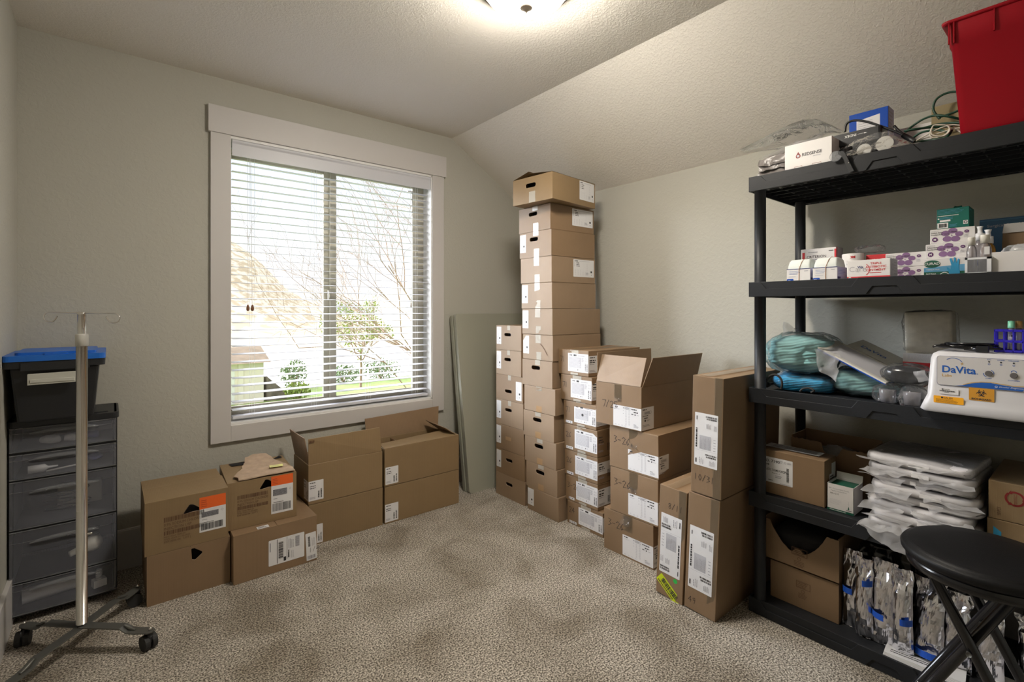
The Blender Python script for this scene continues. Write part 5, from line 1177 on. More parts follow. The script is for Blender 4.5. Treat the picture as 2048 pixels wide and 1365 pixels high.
# ---------------- second shelf
T2 = DK[3]
def gauzebox(b, W, H):
    b.lines(W*.12, H*.58, W*.62, H*.86, 3, 'blue_ink', Z1, k=.22); b.lines(W*.1, H*.42, W*.5, H*.5, 1, 'lgrey_ink', Z1); b.poly(rrect(.001, H*.08, W*.30, H*.30, .003), 'blue_box', Z1); b.lines(W*.06, H*.16, W*.2, H*.22, 1, 'pale_ink', Z2)
    b.rect(0, H-.0025, W, H, 'navy', Z1); b.lines(W*.6, H*.1, W*.95, H*.2, 1, 'lgrey_ink', Z1); b.lines(W*.75, H*.78, W*.92, H*.86, 1, 'grey_ink', Z1)
for yl, yr, d, lb in ((.815, .730, .09, 'left blue and white box heaped with white wipes, rubber band round it'), (.722, .640, .10, 'right blue and white box heaped with white wipes, rubber band round it')):
    w = yl-yr; t = pbox('wipes_box', lb, 'box', 2.07, yl, yr, T2, .056, d, 'white_box', [('printing', 'front', gauzebox), ('side_print', 'right', lambda b, W, H: (b.rect(0, 0, W, H, 'lav_box', Z1), b.rect(0, H*.1, W*.3, H*.35, 'navy', Z2), b.lines(W*.1, H*.5, W*.9, H*.9, 4, 'blue_ink', Z2, k=.2)))], 'boxes of wipes with rubber bands')
    b = MB(); loft(b, [bin_ring(z, -d/2+g, d/2-g, -w/2+g2, w/2-g2, .006, 3) for z, g, g2 in ((.054, .003, .002), (.066, .003, .003), (.084, .012, .005), (.092, .022, .009), (.094, .035, .014))], 'tissue', False, True); b.build('wipes', t)
    b = MB(); b.rect(w*.18, .062, w*.26, .070, 'blue_ink', 0); b.M = Matrix.Identity(4)
    P = [(.002, -d/2-.001, 0), (.003, -d/2-.0015, .056), (.010, -d/2+.010, .085), (.013, -d/2+.03, .0955), (.013, d/2-.03, .0955), (.008, d/2-.008, .08), (.004, d/2+.001, .05)]
    b = MB(); b.tube(P, .0011, 'rband', 6); b.build('rubber_band', t)
def crit(b, W, H):
    b.text('CRITERION', W*.18, H*.74, .0145, 'ink', Z1, .006, wide=.98); b.rect(W*.05, H*.62, W*.12, H*.90, 'red_ink', Z1); b.rect(W*.955, .002, W, H*.95, 'red_ink', Z1); b.lines(W*.22, H*.885, W*.55, H*.91, 1, 'grey_ink', Z1, k=.9); b.lines(W*.8, H*.90, W*.95, H*.925, 1, 'ink', Z1, k=.9); b.lines(W*.25, H*.675, W*.85, H*.71, 1, 'grey_ink', Z1, k=.9)
pbox('exam_glove_box', 'white box with red bars lettered CRITERION behind the boxes of wipes', 'box', 2.25, .830, .700, T2, .149, .075, 'white_box', [('printing', 'front', crit), ('side_print', 'right', lambda b, W, H: (b.rect(0, 0, W, H, 'lgrey_ink', Z1), b.rect(0, 0, W*.12, H, 'red_ink', Z2)))])
b = MB(); b.lathe([(.034, 0), (.036, .002), (.036, .112), (.034, .114), (.008, .115)], 'white_box', 30)
t = tag(b.build('tape_roll_can', None, (2.245, .641, T2)), 'white round can with red 3M mark behind the ointment carton', 'can')
def wrap_text(t, txt, r, a_mid, z, size, m, bold=0, wide=1):
    b = MB(); b.text(txt, 0, 0, size, m, 0, bold, 'c', wide)
    for i, v in enumerate(b.v):
        a = a_mid+v.x/r; b.v[i] = Vector((r*math.cos(a)*1.012, r*math.sin(a)*1.012, z+v.y))
    return b.build('printing', t)
wrap_text(t, '3M', .036, pi+.25, .095, .013, 'red_ink', .03); wrap_text(t, 'Micropore S', .036, pi+.1, .082, .0055, 'grey_ink'); wrap_text(t, 'Surgical Tape', .036, pi+.1, .070, .0055, 'navy')
b = MB(); blob(b, (0, 0, .01), (.03, .045, .012), 'film', .7, .006, 30, 5, 30, 14); tag(b.build('plastic_bag', None, (2.30, .60, T2+.122)), 'small clear bag resting behind the round white can', 'bag')
def sab(b, W, H): b.text('Sheer Adhesive Bandage', W*.05, H*.80, .0066, 'pale_ink', Z1); b.lines(W*.72, H*.8, W*.92, H*.86, 1, 'pale_ink', Z1)
pbox('bandage_box', 'red box of adhesive bandages behind the ointment carton', 'box', 2.262, .603, .533, T2, .108, .08, 'red_ink', [('printing', 'front', sab)])
def wecare(b, W, H):
    b.text('Care', W*.06, H*.44, .026, 'grey_ink', Z1, -.012, wide=1.02); b.text('We', W*.25, H*.60, .0115, 'navy', Z2, .015)
    b.ring(W*.355, H*.52, H*.30, H*.325, 'red_ink', Z1, -.95, .95, 14)
    for k, s_ in enumerate(('TRIPLE', 'ANTIBIOTIC', 'OINTMENT')): b.text(s_, W*.68, H*(.75-.155*k), .0105, 'red_ink', Z1, .008, 'c', 1.05)
    b.lines(W*.54, H*.34, W*.84, H*.37, 1, 'red_ink', Z1, k=.9); b.rect(0, 0, W, H*.20, 'red_ink', Z1); b.disc(W*.07, H*.10, H*.08, 'pale_ink', Z2); b.lines(W*.13, H*.08, W*.26, H*.12, 1, 'pale_ink', Z2, k=.9)
pbox('ointment_carton', 'white and red carton of triple antibiotic ointment on the second shelf', 'box', 2.062, .607, .480, T2, .073, .088, 'white_box', [('printing', 'front', wecare), ('side_print', 'right', lambda b, W, H: (b.rect(0, 0, W, H, 'lgrey_ink', Z1), b.ring(W*.3, H*.6, H*.13, H*.17, 'grey_ink', Z2), b.lines(W*.45, H*.1, W*.95, H*.9, 6, 'grey_ink', Z2, k=.25)))])
def glove(b, W, H):
    s = H/.05
    b.text('NitrileSoft II', W*.03, H*.84, .0042*s, 'grey_ink', Z1); b.text('Patient Exam        on Gloves', W*.03, H*.72, .0052*s, 'ink', Z2, .02, wide=1.1); b.text('Powder-Free Nitrile', W*.03, H*.59, .0052*s, 'ink', Z2, .02, wide=1.1)
    cx, cy = W*.49, H*.52
    for k, (a, r0, rr_) in enumerate(((80, .31, .25), (10, .33, .22), (-58, .31, .25), (-128, .31, .25), (150, .31, .24))):
        a = math.radians(a); x, y = cx+H*r0*math.cos(a)*1.15, cy+H*r0*math.sin(a)*.95; n = 16
        b.add([(x+H*rr_*math.cos(2*pi*q/n)*.92, y+H*rr_*math.sin(2*pi*q/n)*.74, Z1+.0001*k) for q in range(n)], [tuple(range(n))], 'purple')
    b.disc(cx, cy, H*.035, 'purple', Z2, 10); b.disc(W*.115, H*.30, H*.15, 'dpurple', Z1, 20, H*.16); b.text('M', W*.115, H*.24, .0085*s, 'pale_ink', Z2, .04, 'c')
    b.disc(W*.82, H*.70, H*.12, 'dpurple', Z1, 18, H*.10); b.ring(W*.82, H*.66, H*.045, H*.06, 'pale_ink', Z2, .3, 2.8, 8); b.lines(W*.76, H*.30, W*.88, H*.5, 5, 'lgrey_ink', Z1, k=.4); b.lines(W*.03, H*.06, W*.2, H*.10, 1, 'grey_ink', Z1); b.lines(W*.3, H*.06, W*.75, H*.08, 1, 'lgrey_ink', Z1)
gl = (('bottom glove box of the left pair with purple petals, behind the ointment carton', 2.215, .530, .412, T2, .051, 2),
      ('upper glove box of the left pair with purple petals and an M-less front half hidden', 2.215, .530, .412, T2+.0515, .051, 0),
      ('lower purple-petal glove box marked M standing on the green and blue carton', 2.185, .409, .292, T2+.0705, .051, 0), ('upper purple-petal glove box marked M directly below the green box', 2.20, .400, .285, T2+.122, .051, 0))
gl = ((('lower glove box of the left pair with purple petals, behind the ointment carton'),)+gl[0][1:], (('upper glove box of the left pair with purple petals, beside the red bandages'),)+gl[1][1:], gl[2], gl[3])
for lb, x, yl, yr, z, h, _ in gl: pbox('glove_box', lb, 'box', x, yl, yr, z, h, .115, 'white_box', [('printing', 'front', glove)], 'purple-petal glove boxes')
def curad(b, W, H):
    b.rect(0, 0, W, H*.34, 'green_ink', Z1); b.poly([(0, H*.34), (W, H*.34), (W, H*.66), (0, H*.54)], 'sky_ink', Z1)
    n = 16; b.poly([(W*.20+W*.20*math.cos(a), H*.74+H*.16*math.sin(a) if a < pi else H*.74+H*.20*math.sin(a)) for a in [2*pi*k/n for k in range(n)]], 'green_ink', Z2); b.text('CURAD', W*.20, H*.68, .0115, 'pale_ink', Z3, .012, 'c', 1.05)
    b.text('VERSATILE', W*.06, H*.42, .0062, 'pale_ink', Z2, .005, wide=1.2); b.text('NITRILE', W*.06, H*.22, .0062, 'pale_ink', Z2, .005, wide=1.2); b.ring(W*.5, H*.12, H*.16, H*.19, 'pale_ink', Z2, .3, 2.6)
    g = [(.62, .02), (.60, .30), (.55, .50), (.58, .54), (.64, .42), (.66, .62), (.62, .92), (.66, .96), (.71, .70), (.72, .98), (.76, .98), (.77, .70), (.82, .92), (.85, .88), (.83, .55), (.86, .3), (.84, .02)]
    b.poly([(W*x, H*y) for x, y in g], 'sky_tape', Z3)
pbox('nitrile_glove_carton', 'green, blue and white glove carton with blue hand, under two petal boxes', 'box', 2.150, .407, .300, T2, .070, .12, 'white_box', [('printing', 'front', curad)])
def greenb(b, W, H):
    b.lines(W*.03, H*.70, W*.92, H*.95, 4, 'sky_ink', Z1, k=.18, wl=.03); b.lines(W*.03, H*.60, W*.75, H*.66, 1, 'pale_ink', Z1, k=.5, wl=.03); b.lines(W*.10, H*.45, W*.6, H*.57, 2, 'sky_ink', Z1, k=.3, wl=.03)
    b.disc(W*.06, H*.50, H*.035, 'pale_ink', Z1, 12); b.rect(W*.10, H*.34, W*.43, H*.43, 'pale_ink', Z1); b.rect(W*.02, H*.02, W*.36, H*.29, 'pale_ink', Z1); b.barcode(W*.07, H*.06, W*.32, H*.25, 'ink', Z2, n=20)
    b.rect(W*.82, H*.14, W*.96, H*.32, 'pale_ink', Z1); b.ring(W*.89, H*.23, H*.04, H*.07, 'ink', Z2, n=12); b.lines(W*.4, H*.05, W*.66, H*.2, 4, 'sky_ink', Z1, k=.3)
t = pbox('green_carton', 'dark green carton with white barcode on top of the glove boxes', 'box', 2.205, .383, .300, T2+.1735, .068, .090, 'green_card', [('printing', 'front', greenb), ('side_print', 'right', lambda b, W, H: (b.lines(W*.05, H*.8, W*.5, H*.9, 1, 'sky_ink', Z1), b.text('S', W*.05, H*.1, .022, 'sky_ink', Z1)))])
b = MB(); sheet(b, [[(-.005, -.02, .067), (.02, -.02, .067)], [(-.002, .0, .079), (.016, .0, .079)]], 'green_card', amp=.003, fr=80); b.build('tissue_tab', t)
# bottles in their clear stand
t = thing('bottle_stand', 'clear acrylic stand holding the hand sanitizer bottles', 'stand', (2.070, .262, T2))
b = MB(); b.box(0, .002, -.030, .030, .0, .058, 'clear'); b.box(0, .07, .028, .030, 0, .060, 'clear'); b.box(0, .07, -.030, -.028, 0, .060, 'clear'); b.box(0, .07, -.03, .03, 0, .003, 'white_pl'); b.build('walls', t)
b = MB()
for q in ((-.030, .030, .052, .058), (-.030, .030, .0, .012), (.024, .030, 0, .058), (-.030, -.020, 0, .058)): b.box(-.001, 0, *q, 'white_pl')
b.build('front_frame', t)
def bottle(label, x, y, z, r, hb, cap, m, kind='flip'):
    t = thing('bottle', label, 'bottle', (x, y, z), 0, 'sanitizer bottles')
    b = MB(); b.lathe([(r*.9, 0), (r, .003), (r, hb*.8), (r*.85, hb*.92), (r*.55, hb), (r*.5, hb+.003)], m, 24); b.build('body', t)
    b = MB()
    if kind == 'flip': b.lathe([(r*.74, hb), (r*.74, hb+cap*.9), (r*.68, hb+cap), (.001, hb+cap)], 'bulb', 24)
    else: b.lathe([(r*.74, hb), (r*.7, hb+cap*.5), (r*.4, hb+cap*.52), (r*.35, hb+cap*.8), (r*.5, hb+cap), (.001, hb+cap+.001)], 'white_pl', 24)
    b.build('cap', t)
    return t
bottle('left clear bottle with white flip cap in the acrylic stand', 2.088, .279, T2+.004, .0125, .094, .025, 'gel')
bt = bottle('right clear bottle with white flip cap and paper tag in the acrylic stand', 2.094, .249, T2+.004, .0155, .098, .026, 'gel')
b = MB(); b.box(-.0165, -.0155, -.012, .0, .062, .086, 'paper'); b.build('paper_tag', bt)
bottle('clear bottle with tall white pump cap standing behind the stand', 2.155, .268, T2, .016, .118, .045, 'gel', 'pump')
bottle('amber bottle with white pump cap standing behind the stand', 2.196, .254, T2, .018, .110, .045, 'amber_liq', 'pump')
t = thing('dark_stopper', 'dark round stopper seen inside the clear bottle stand', 'stopper', (2.118, .262, T2+.004)); 
b = MB(); b.lathe([(.006, 0), (.006, .03), (.016, .034), (.017, .042), (.012, .048), (.001, .05)], 'navy', 20); b.build('body', t)
def mask(b, W, H): b.text('Surgical Face Mask', W*.10, H*.86, .0125, 'lgrey_ink', Z1, .008, wide=1.15); b.rect(W*.0, H*.965, W, H*.97, 'sky_ink', Z1)
pbox('mask_box', 'blue carton of surgical face masks against the wall behind the bottles', 'box', 2.40, .300, .100, T2, .217, .085, 'steel_blue', [('printing', 'front', mask)])
t = thing('open_white_box', 'open white box with brown inside lid and bubble wrap at the right', 'box', (2.080, .234, T2))
b = MB()
for q in ((0, .003, -.14, 0, 0, .071), (.22, .223, -.14, 0, 0, .071), (0, .223, -.003, 0, 0, .071), (0, .223, -.14, -.137, 0, .071), (0, .223, -.14, 0, 0, .003)): b.box(*q, 'white_box')
b.build('body', t, bevel=.001)
b = MB(); b.hexa([(.222,-.14,.0715),(.225,-.14,.0715),(.225,0,.0715),(.222,0,.0715),(.215,-.14,.165),(.218,-.14,.165),(.218,-.004,.165),(.215,-.004,.165)], 'kraft'); b.hexa([(.212,-.14,.150),(.220,-.14,.150),(.220,-.003,.150),(.212,-.003,.150),(.200,-.14,.178),(.206,-.14,.180),(.206,-.008,.180),(.200,-.008,.178)], 'white_box'); b.build('lid', t, bevel=.001)
b = MB(); blob(b, (0, 0, 0), (.085, .050, .040), 'bubble', .6, .008, 22, 8, 50, 26); tag(b.build('bubble_wrap', None, (2.19, .166, T2+.052)), 'clear bubble wrap bulging out of the open white box', 'wrap')
# ---------------- third shelf
T3 = DK[2]
t = thing('gown_bag', 'big clear bag of folded teal gowns at the left of the middle shelf', 'bag', (2.215, .805, T3+.062))
b = MB(); blob(b, (0, 0, .088), (.118, .114, .070), 'teal', .62, .006, 9, 2, 70, 44, pleat=.0045, pf=170, ridge=False); b.build('folded_gowns', t)
b = MB(); blob(b, (0, 0, .088), (.126, .122, .076), 'film', .65, .012, 11, 6, 64, 34); sheet(b, [[(-.02, .08, .15), (-.02, .0, .165)], [(-.01, .075, .215), (.0, .03, .185)]], 'film_m', amp=.01, fr=40)
sheet(b, [[(-.11, -.08, .12), (-.11, -.09, .03)], [(-.10, -.16, .10), (-.11, -.15, .0)]], 'film_m', amp=.01, fr=30); b.build('plastic_film', t)
t = thing('blue_gown_bag', 'shiny bright blue bagged gowns squeezed beneath the teal gown bag', 'bag', (2.215, .79, T3))
b = MB(); blob(b, (0, 0, .033), (.100, .108, .032), 'cyan', .6, .005, 12, 4, 60, 26, pleat=.003, pf=200); b.build('folded_gowns', t)
b = MB(); blob(b, (0, 0, .036), (.106, .114, .036), 'film', .6, .005, 18, 7, 56, 26); b.build('plastic_film', t)
t = thing('gown_bag', 'flatter clear bag of folded teal gowns lying under the white DaVita envelopes'.replace('DaVita ', ''), 'bag', (2.255, .590, T3))
b = MB(); blob(b, (0, 0, .052), (.110, .105, .050), 'teal', .6, .004, 9, 12, 70, 40, pleat=.004, pf=190, ridge=False); b.build('folded_gowns', t)
b = MB(); blob(b, (0, 0, .054), (.120, .118, .054), 'film', .7, .007, 12, 16, 60, 32); b.build('plastic_film', t)
b = MB(); b.tube(smooth_path([(2.075, 0.896, 0.923), (2.075, 0.894, 0.950), (2.075, 0.878, 0.972), (2.075, 0.857, 0.978), (2.075, 0.840, 0.966), (2.075, 0.834, 0.945), (2.075, 0.838, 0.924)], 5), .0045, 'rubber', 8); b.tube(smooth_path([(2.090, 0.915, 0.926), (2.090, 0.901, 0.940), (2.090, 0.887, 0.933), (2.090, 0.899, 0.924)], 4), .004, 'rubber', 8)
b.tube(smooth_path([(2.062, 0.763, 0.925), (2.062, 0.753, 0.936), (2.062, 0.732, 0.941), (2.062, 0.715, 0.934), (2.062, 0.725, 0.925)], 4), .004, 'rubber', 8); tag(b.build('black_strap'), 'black rubber strap looped up at the left end of the middle shelf', 'strap')
def env(name, label, quad, deco):
    P = [Vector(p) for p in quad]; u = (P[1]-P[0]); v = (P[3]-P[0]); n = u.cross(v).normalized()
    t = thing(name, label, 'envelope', P[0], 0, 'white envelopes on the gown bags')
    m = Matrix.Identity(4); un = u.normalized(); vn = n.cross(un)
    for i in range(3): m[i][0] = un[i]; m[i][1] = vn[i]; m[i][2] = n[i]
    b = MB(); b.M = m; b.box(0, u.length, 0, v.length, -.006, 0, 'paper2'); b.box(0, u.length, 0, v.length, -.010, -.006, 'blue_box'); b.build('envelope', t)
    b = MB(); b.M = m; deco(b, u.length, v.length); b.build('printing', t)
env('white_envelope', 'white envelope with blue edge lying slanted on the gown bags', [(2.12, .725, 1.098), (2.10, .500, .985), (2.24, .478, .985), (2.27, .690, 1.110)], lambda b, W, H: b.rect(W*.12, H*.08, W*.9, H*.9, 'lgrey_ink', .0005))
env('white_envelope', 'white envelope printed DaVita, lying behind the slanted blue-edged one'.replace('printed DaVita, ', 'with a blue printed name, '), [(2.285, .672, 1.100), (2.265, .506, 1.018), (2.37, .503, 1.026), (2.40, .650, 1.118)], lambda b, W, H: b.text('DaVita', W*.16, H*.34, .031, 'blue_ink', .0005, .012, wide=1.15))
t = thing('bagged_device', 'glossy black rounded device sealed in a clear bag beside the centrifuge', 'device', (2.135, .453, T3+.102))
b = MB(); blob(b, (0, .0, 0), (.042, .060, .031), 'black_gl', .8, .002, 8, 3, 40, 24, flat_bottom=False); b.build('device', t)
b = MB(); blob(b, (0, 0, 0), (.048, .066, .036), 'film', .7, .006, 16, 13, 50, 26, flat_bottom=False); sheet(b, [[(-.045, -.03, .02), (-.045, -.045, -.02)], [(-.05, -.065, .025), (-.05, -.07, -.01)]], 'film_m', amp=.008, fr=40); b.build('plastic_film', t)
for k, (x, y, lb) in enumerate(((2.108, .498, 'left clear bag of round clear cups at the middle shelf rim'), (2.105, .430, 'right clear bag of round clear cups next to the centrifuge'))):
    t = thing('cup_bag', lb, 'bag', (x, y, T3), 0, 'clear bags of cups')
    b = MB(); b.lathe([(.018, .004), (.022, .006), (.025, .048), (.023, .050), (.001, .050)], 'gel', 24); b.build('cup', t, (0, 0, .0))
    b = MB(); blob(b, (0, 0, .036), (.040, .036, .033), 'film', .75, .007, 18, 20+k, 48, 24); b.build('plastic_film', t)
def rw(b, W, H): b.rect(0, H*.62, W, H*.80, 'red_ink', Z1); b.lines(W*.1, H*.84, W*.9, H*.98, 8, 'lgrey_ink', Z1, k=.3, vert=False)
pbox('red_banded_box', 'white box with red band under the wrapped paper stack', 'box', 2.300, .497, .352, T3, .168, .10, 'white_box', [('printing', 'front', rw)])
t = thing('wrapped_paper_stack', 'cling-wrapped beige paper towel block standing on the red-banded box', 'paper stack', (2.345, .424, T3+.1685), ALONG, None, 0, math.radians(-1.5))
b = MB(); b.rbox(-.068, .068, -.042, .042, 0, .152, .012, 'gauze'); b.build('paper_block', t, bevel=.012, seg=3)
b = MB(); blob(b, (0, 0, .078), (.076, .050, .079), 'film', .35, .004, 20, 4, 60, 34); b.build('cling_film', t)
# centrifuge
t = thing('centrifuge', 'white laboratory centrifuge with blue logo panel and orange biohazard sticker', 'centrifuge', (2.0, .378, .9215))
b = MB()
def crr(z, g, f): return bin_ring(z, -.272-g*.6, g, -f, .27, .022, 6)
loft(b, [crr(0, .006, .004), crr(.006, .012, .010), crr(.030, .004, .004), crr(.05, -.004, 0), (crr(.165, -.012, -.004)), crr(.180, -.016, -.010), crr(.188, -.028, -.022)], 'cent', True, True); b.build('housing', t)
b = MB(); b.M = Matrix(((0,0,-1,-.0012),(-1,0,0,-.012),(0,1,0,.0),(0,0,0,1)))
# the panel, in its own u (right) v (up) frame
def pv(u, v): return (u, v)
b.poly(rrect(.019, .0855, .213, .176, .008), 'navy', 0); b.poly(rrect(.0198, .0863, .2122, .1752, .0075), 'cent_p', .0004)
wave = [(.062, .087), (.080, .090), (.100, .098), (.120, .1025), (.140, .1035), (.165, .1000), (.190, .0975), (.2115, .0985)]
b.poly(wave+[(.2115, .094), (.205, .087)], 'blue_ink', .0008)
b.poly([(x, y+.0030) for x, y in wave[1:]]+[(x, y+.0012) for x, y in wave[1:]][::-1], 'gold_ink', .0009)
b.text('DaVita', .032, .126, .0290, 'blue_ink', .0008, .022, wide=.98); b.disc(.112, .127, .0012, 'blue_ink', .0008, 8)
b.text('Labs', .032, .1125, .0120, 'gold_ink', .0008, .006, wide=1.1); b.ring(.058, .1475, .0225, .0240, 'blue_ink', .0008, .55, 2.3, 16)
for k in range(6):
    a = k*pi/3+.3; b.add([(.0775+.0055*math.cos(a), .1545+.0055*math.sin(a), .001), (.0775+.0013*math.cos(a+.5), .1545+.0013*math.sin(a+.5), .001), (.0775, .1545, .001), (.0775+.0013*math.cos(a-.5), .1545+.0013*math.sin(a-.5), .001)], [(0, 1, 2, 3)], 'gold_ink')
for u, s_ in ((.137, 'RUN'), (.162, 'LOCKED'), (.188, 'UNLOCKED')):
    b.text(s_, u, .1705, .0040, 'blue_ink', .0008, .02, 'c'); b.disc(u, .1655, .0022, 'ink', .0009, 12); b.ring(u, .1585, .0018, .0026, 'blue_ink', .0008, n=10)
b.text('START', .136, .1150, .0038, 'blue_ink', .0008, .01, 'c', 1.2); b.text('STOP/OPEN', .188, .1140, .0038, 'blue_ink', .0008, .01, 'c', 1.2)
b.ring(.136, .131, .0105, .0120, 'blue_ink', .0008, 3.1, 4.3, 10); b.ring(.136, .131, .0105, .0120, 'blue_ink', .0008, -.1, 1.1, 10); b.ring(.188, .139, .0045, .0060, 'blue_ink', .0008, 0, pi, 10)
b.text('Drucker Diagnostics', .158, .0925, .0055, 'pale_ink', .0012, .0, wide=1.15, shear=.3); b.ring(.152, .094, .002, .003, 'pale_ink', .0012, n=10)
b.build('control_panel', t)
for u, v in ((.136, .131), (.188, .130)):
    b = MB(); b.tube([(-.0012, -.012-u, v), (-.0050, -.012-u, v)], [.0085, .0075], 'button', 22, sm=False); b.build('button', t)
b = MB(); b.M = Matrix(((0,0,-1,-.0012),(-1,0,0,-.012),(0,1,0,.0),(0,0,0,1)))
b.rect(.093, .0480, .148, .0855, 'amber_d', .0006); b.text('BIOHAZARD', .1205, .0505, .0072, 'ink', .001, .03, 'c', 1.05)
cx, cy = .1205, .0705
for k in range(3):
    a = pi/2+k*2*pi/3; b.ring(cx+.0056*math.cos(a), cy+.0056*math.sin(a), .0048, .0066, 'ink', .001, a+pi-2.45, a+pi+2.45, 20)
b.ring(cx, cy, .0050, .0064, 'ink', .0011, n=30); b.disc(cx, cy, .0016, 'amber_d', .0013, 12)
b.build('biohazard_sticker', t)
b = MB(); b.M = Matrix(((0,0,-1,-.0035),(-1,0,0,-.012),(0,1,0,.0),(0,0,0,1)))
b.poly(rrect(.012, .030, .082, .0515, .002), 'amber', .002); b.text('CALEM', .036, .0445, .0068, 'ink', .0026, .0); b.rect(.030, .0445, .0345, .0495, 'ink', .0026); b.lines(.018, .032, .078, .043, 4, 'brown_ink', .0026, k=.3); b.build('orange_sticker', t)
b = MB(); b.M = Matrix(((0,0,-1,-.0012),(-1,0,0,-.012),(0,1,0,.0),(0,0,0,1)))
b.poly(rrect(.024, .058, .070, .076, .002), 'white_box', .0006); b.text('CALEM', .036, .071, .0045, 'ink', .001); b.rect(.031, .071, .035, .0745, 'ink', .001); b.barcode(.026, .0655, .062, .0695, 'ink', .001, n=26); b.lines(.036, .062, .052, .0645, 1, 'ink', .001); b.build('asset_sticker', t)
b = MB()
for k in range(4):
    P = [(2.10+.045*math.cos(a)*(1+.15*math.sin(k+a)), .285+(.075-.006*k)*math.sin(a), 1.1165+.004*k+.006*abs(math.sin(a*.5+k))) for a in [2*pi*q/18 for q in range(18)]]
    b.tube(smooth_path(P, 3, True), .0035, 'black_gl', 8, True)
b.tube(smooth_path([(2.03, .362, 1.122), (2.03, .345, 1.127), (2.04, .30, 1.122), (2.05, .255, 1.119)], 5), .0035, 'black_gl', 8); b.tube([(2.045, .29, 1.121), (2.045, .262, 1.120)], [.006, .008], 'black_gl', 10); b.box(2.035, 2.055, .235, .262, 1.112, 1.130, 'black')
tag(b.build('power_cord'), 'black power cord coiled on top of the white centrifuge', 'cord')
t = thing('tube_rack', 'royal blue plastic tube rack standing on the centrifuge', 'rack', (2.09, .229, 1.1115))
b = MB()
for z in (0, .030, .062): 
    b.box(0, .005, -.12, 0, z, z+.007, 'rack'); b.box(.055, .060, -.12, 0, z, z+.007, 'rack')
    for k in range(7): b.box(0, .06, -.02*k-.003, -.02*k, z, z+.006, 'rack')
for k in range(0, 7):
    for x in (.001, .027, .055): b.box(x, x+.004, -.02*k-.004, -.02*k, 0, .068, 'rack')
b.build('frame', t, bevel=.0006)
for k, (y, m, lb) in enumerate(((.193, 'mint', 'blood tube with mint green cap in the blue rack'), (.178, 'tan_cap', 'blood tube with tan cap in the blue rack'))):
    t = thing('blood_tube', lb, 'tube', (2.105+.014*k, y, 1.1185), 0, 'capped tubes in the blue rack')
    b = MB(); b.lathe([(.003, 0), (.0055, .003), (.006, .07), (.001, .071)], 'gel', 16); b.build('glass', t)
    b = MB(); b.lathe([(.0075, .066), (.0078, .068), (.0075, .087), (.001, .088)], m, 18); b.build('cap', t)
    b = MB(); b.lathe([(.0063, .02), (.0063, .055)], 'paper', 16); wrap = b.build('paper_label', t)
    if k == 0: wrap_text(t, '1182', .0064, pi, .040, .009, 'ink', .02)
# ---------------- fourth shelf
T4 = DK[1]
def forceps(b, W, H):
    x0, y0, x1, y1 = .003, H*.26, .128, H*.84; b.poly(rrect(x0, y0, x1, y1, .003), 'paper', Z1)
    b.text('NO. 7190', .012, y1-.020, .0145, 'ink', Z2, .015, wide=1.15); b.text('10698', .012, y1-.034, .0095, 'ink', Z2, .02, wide=1.2)
    b.text('4" PLASTIC THUMB FORCEPS', .012, H*.53, .0125, 'ink', Z2, .008, wide=.58); b.text('BLACK, 4"', .050, H*.475, .0065, 'ink', Z2, wide=1.1)
    b.barcode(.105, H*.34, .114, H*.66, 'ink', Z2, vert=True, n=30); b.lines(.062, H*.38, .092, H*.45, 2, 'grey_ink', Z2); b.lines(.035, H*.30, .055, H*.33, 1, 'ink', Z2); b.lines(.08, H*.27, .125, H*.29, 1, 'grey_ink', Z2); b.lines(.078, H*.74, .092, H*.80, 2, 'grey_ink', Z2); b.ring(.100, H*.77, .003, .004, 'grey_ink', Z2, n=10); b.lines(.108, H*.75, .126, H*.79, 2, 'grey_ink', Z2)
def ftop(b, W, H): b.rect(.0, H*.35, W*.86, H*.88, 'paper', .003); b.barcode(W*.1, H*.4, W*.8, H*.82, 'grey_ink', .0036, n=60)
t = pbox('forceps_carton', 'brown carton with white forceps label at the left of the fourth shelf', 'box', 2.100, .932, .692, T4, .177, .125, 'kraft', [('printed_label', 'front', forceps), ('shipping_label', 'top', ftop),
     ('side_label', 'right', lambda b, W, H: (b.rect(W*.40, H*.30, W*.90, H*.66, 'paper', Z1), b.lines(W*.44, H*.33, W*.86, H*.63, 6, 'ink', Z2, k=.6), b.rect(W*.58, H*.66, W*.92, H*.88, 'paper', Z1)))])
t = thing('torn_carton', 'open brown carton with ragged torn rim behind the forceps carton', 'box', (2.300, .886, T4))
b = MB(); rr = random.Random(9); n = 40; tp = []
for k in range(n+1):
    s = k/n; h = .200-.0*s
    if .40 < s < .66: h -= .055*math.sin(pi*(s-.40)/.26)**.5
    if s > .66: h -= .012
    tp.append((-.289*s, h+rr.uniform(-.003, .003)))
S = b.M; b.M = Matrix(((0,0,-1,.004),(1,0,0,0),(0,1,0,0),(0,0,0,1))); b.prism([(0, 0), (-.289, 0)]+tp[::-1], 0, .004, 'kraft_in'); b.M = S
b.box(.15, .154, -.289, 0, 0, .215, 'kraft_in'); b.box(.004, .15, -.289, -.285, 0, .205, 'kraft_in'); b.box(.004, .15, -.004, 0, 0, .21, 'kraft_in'); b.box(0, .154, -.289, 0, 0, .003, 'kraft_in'); b.build('body', t)
b = MB(); blob(b, (.08, -.16, .12), (.05, .09, .045), 'film_m', .7, .012, 20, 31, 30, 16); tag(b.build('plastic_bag', None, (2.300, .886, T4)), 'milky plastic bag poking out of the torn carton', 'bag')
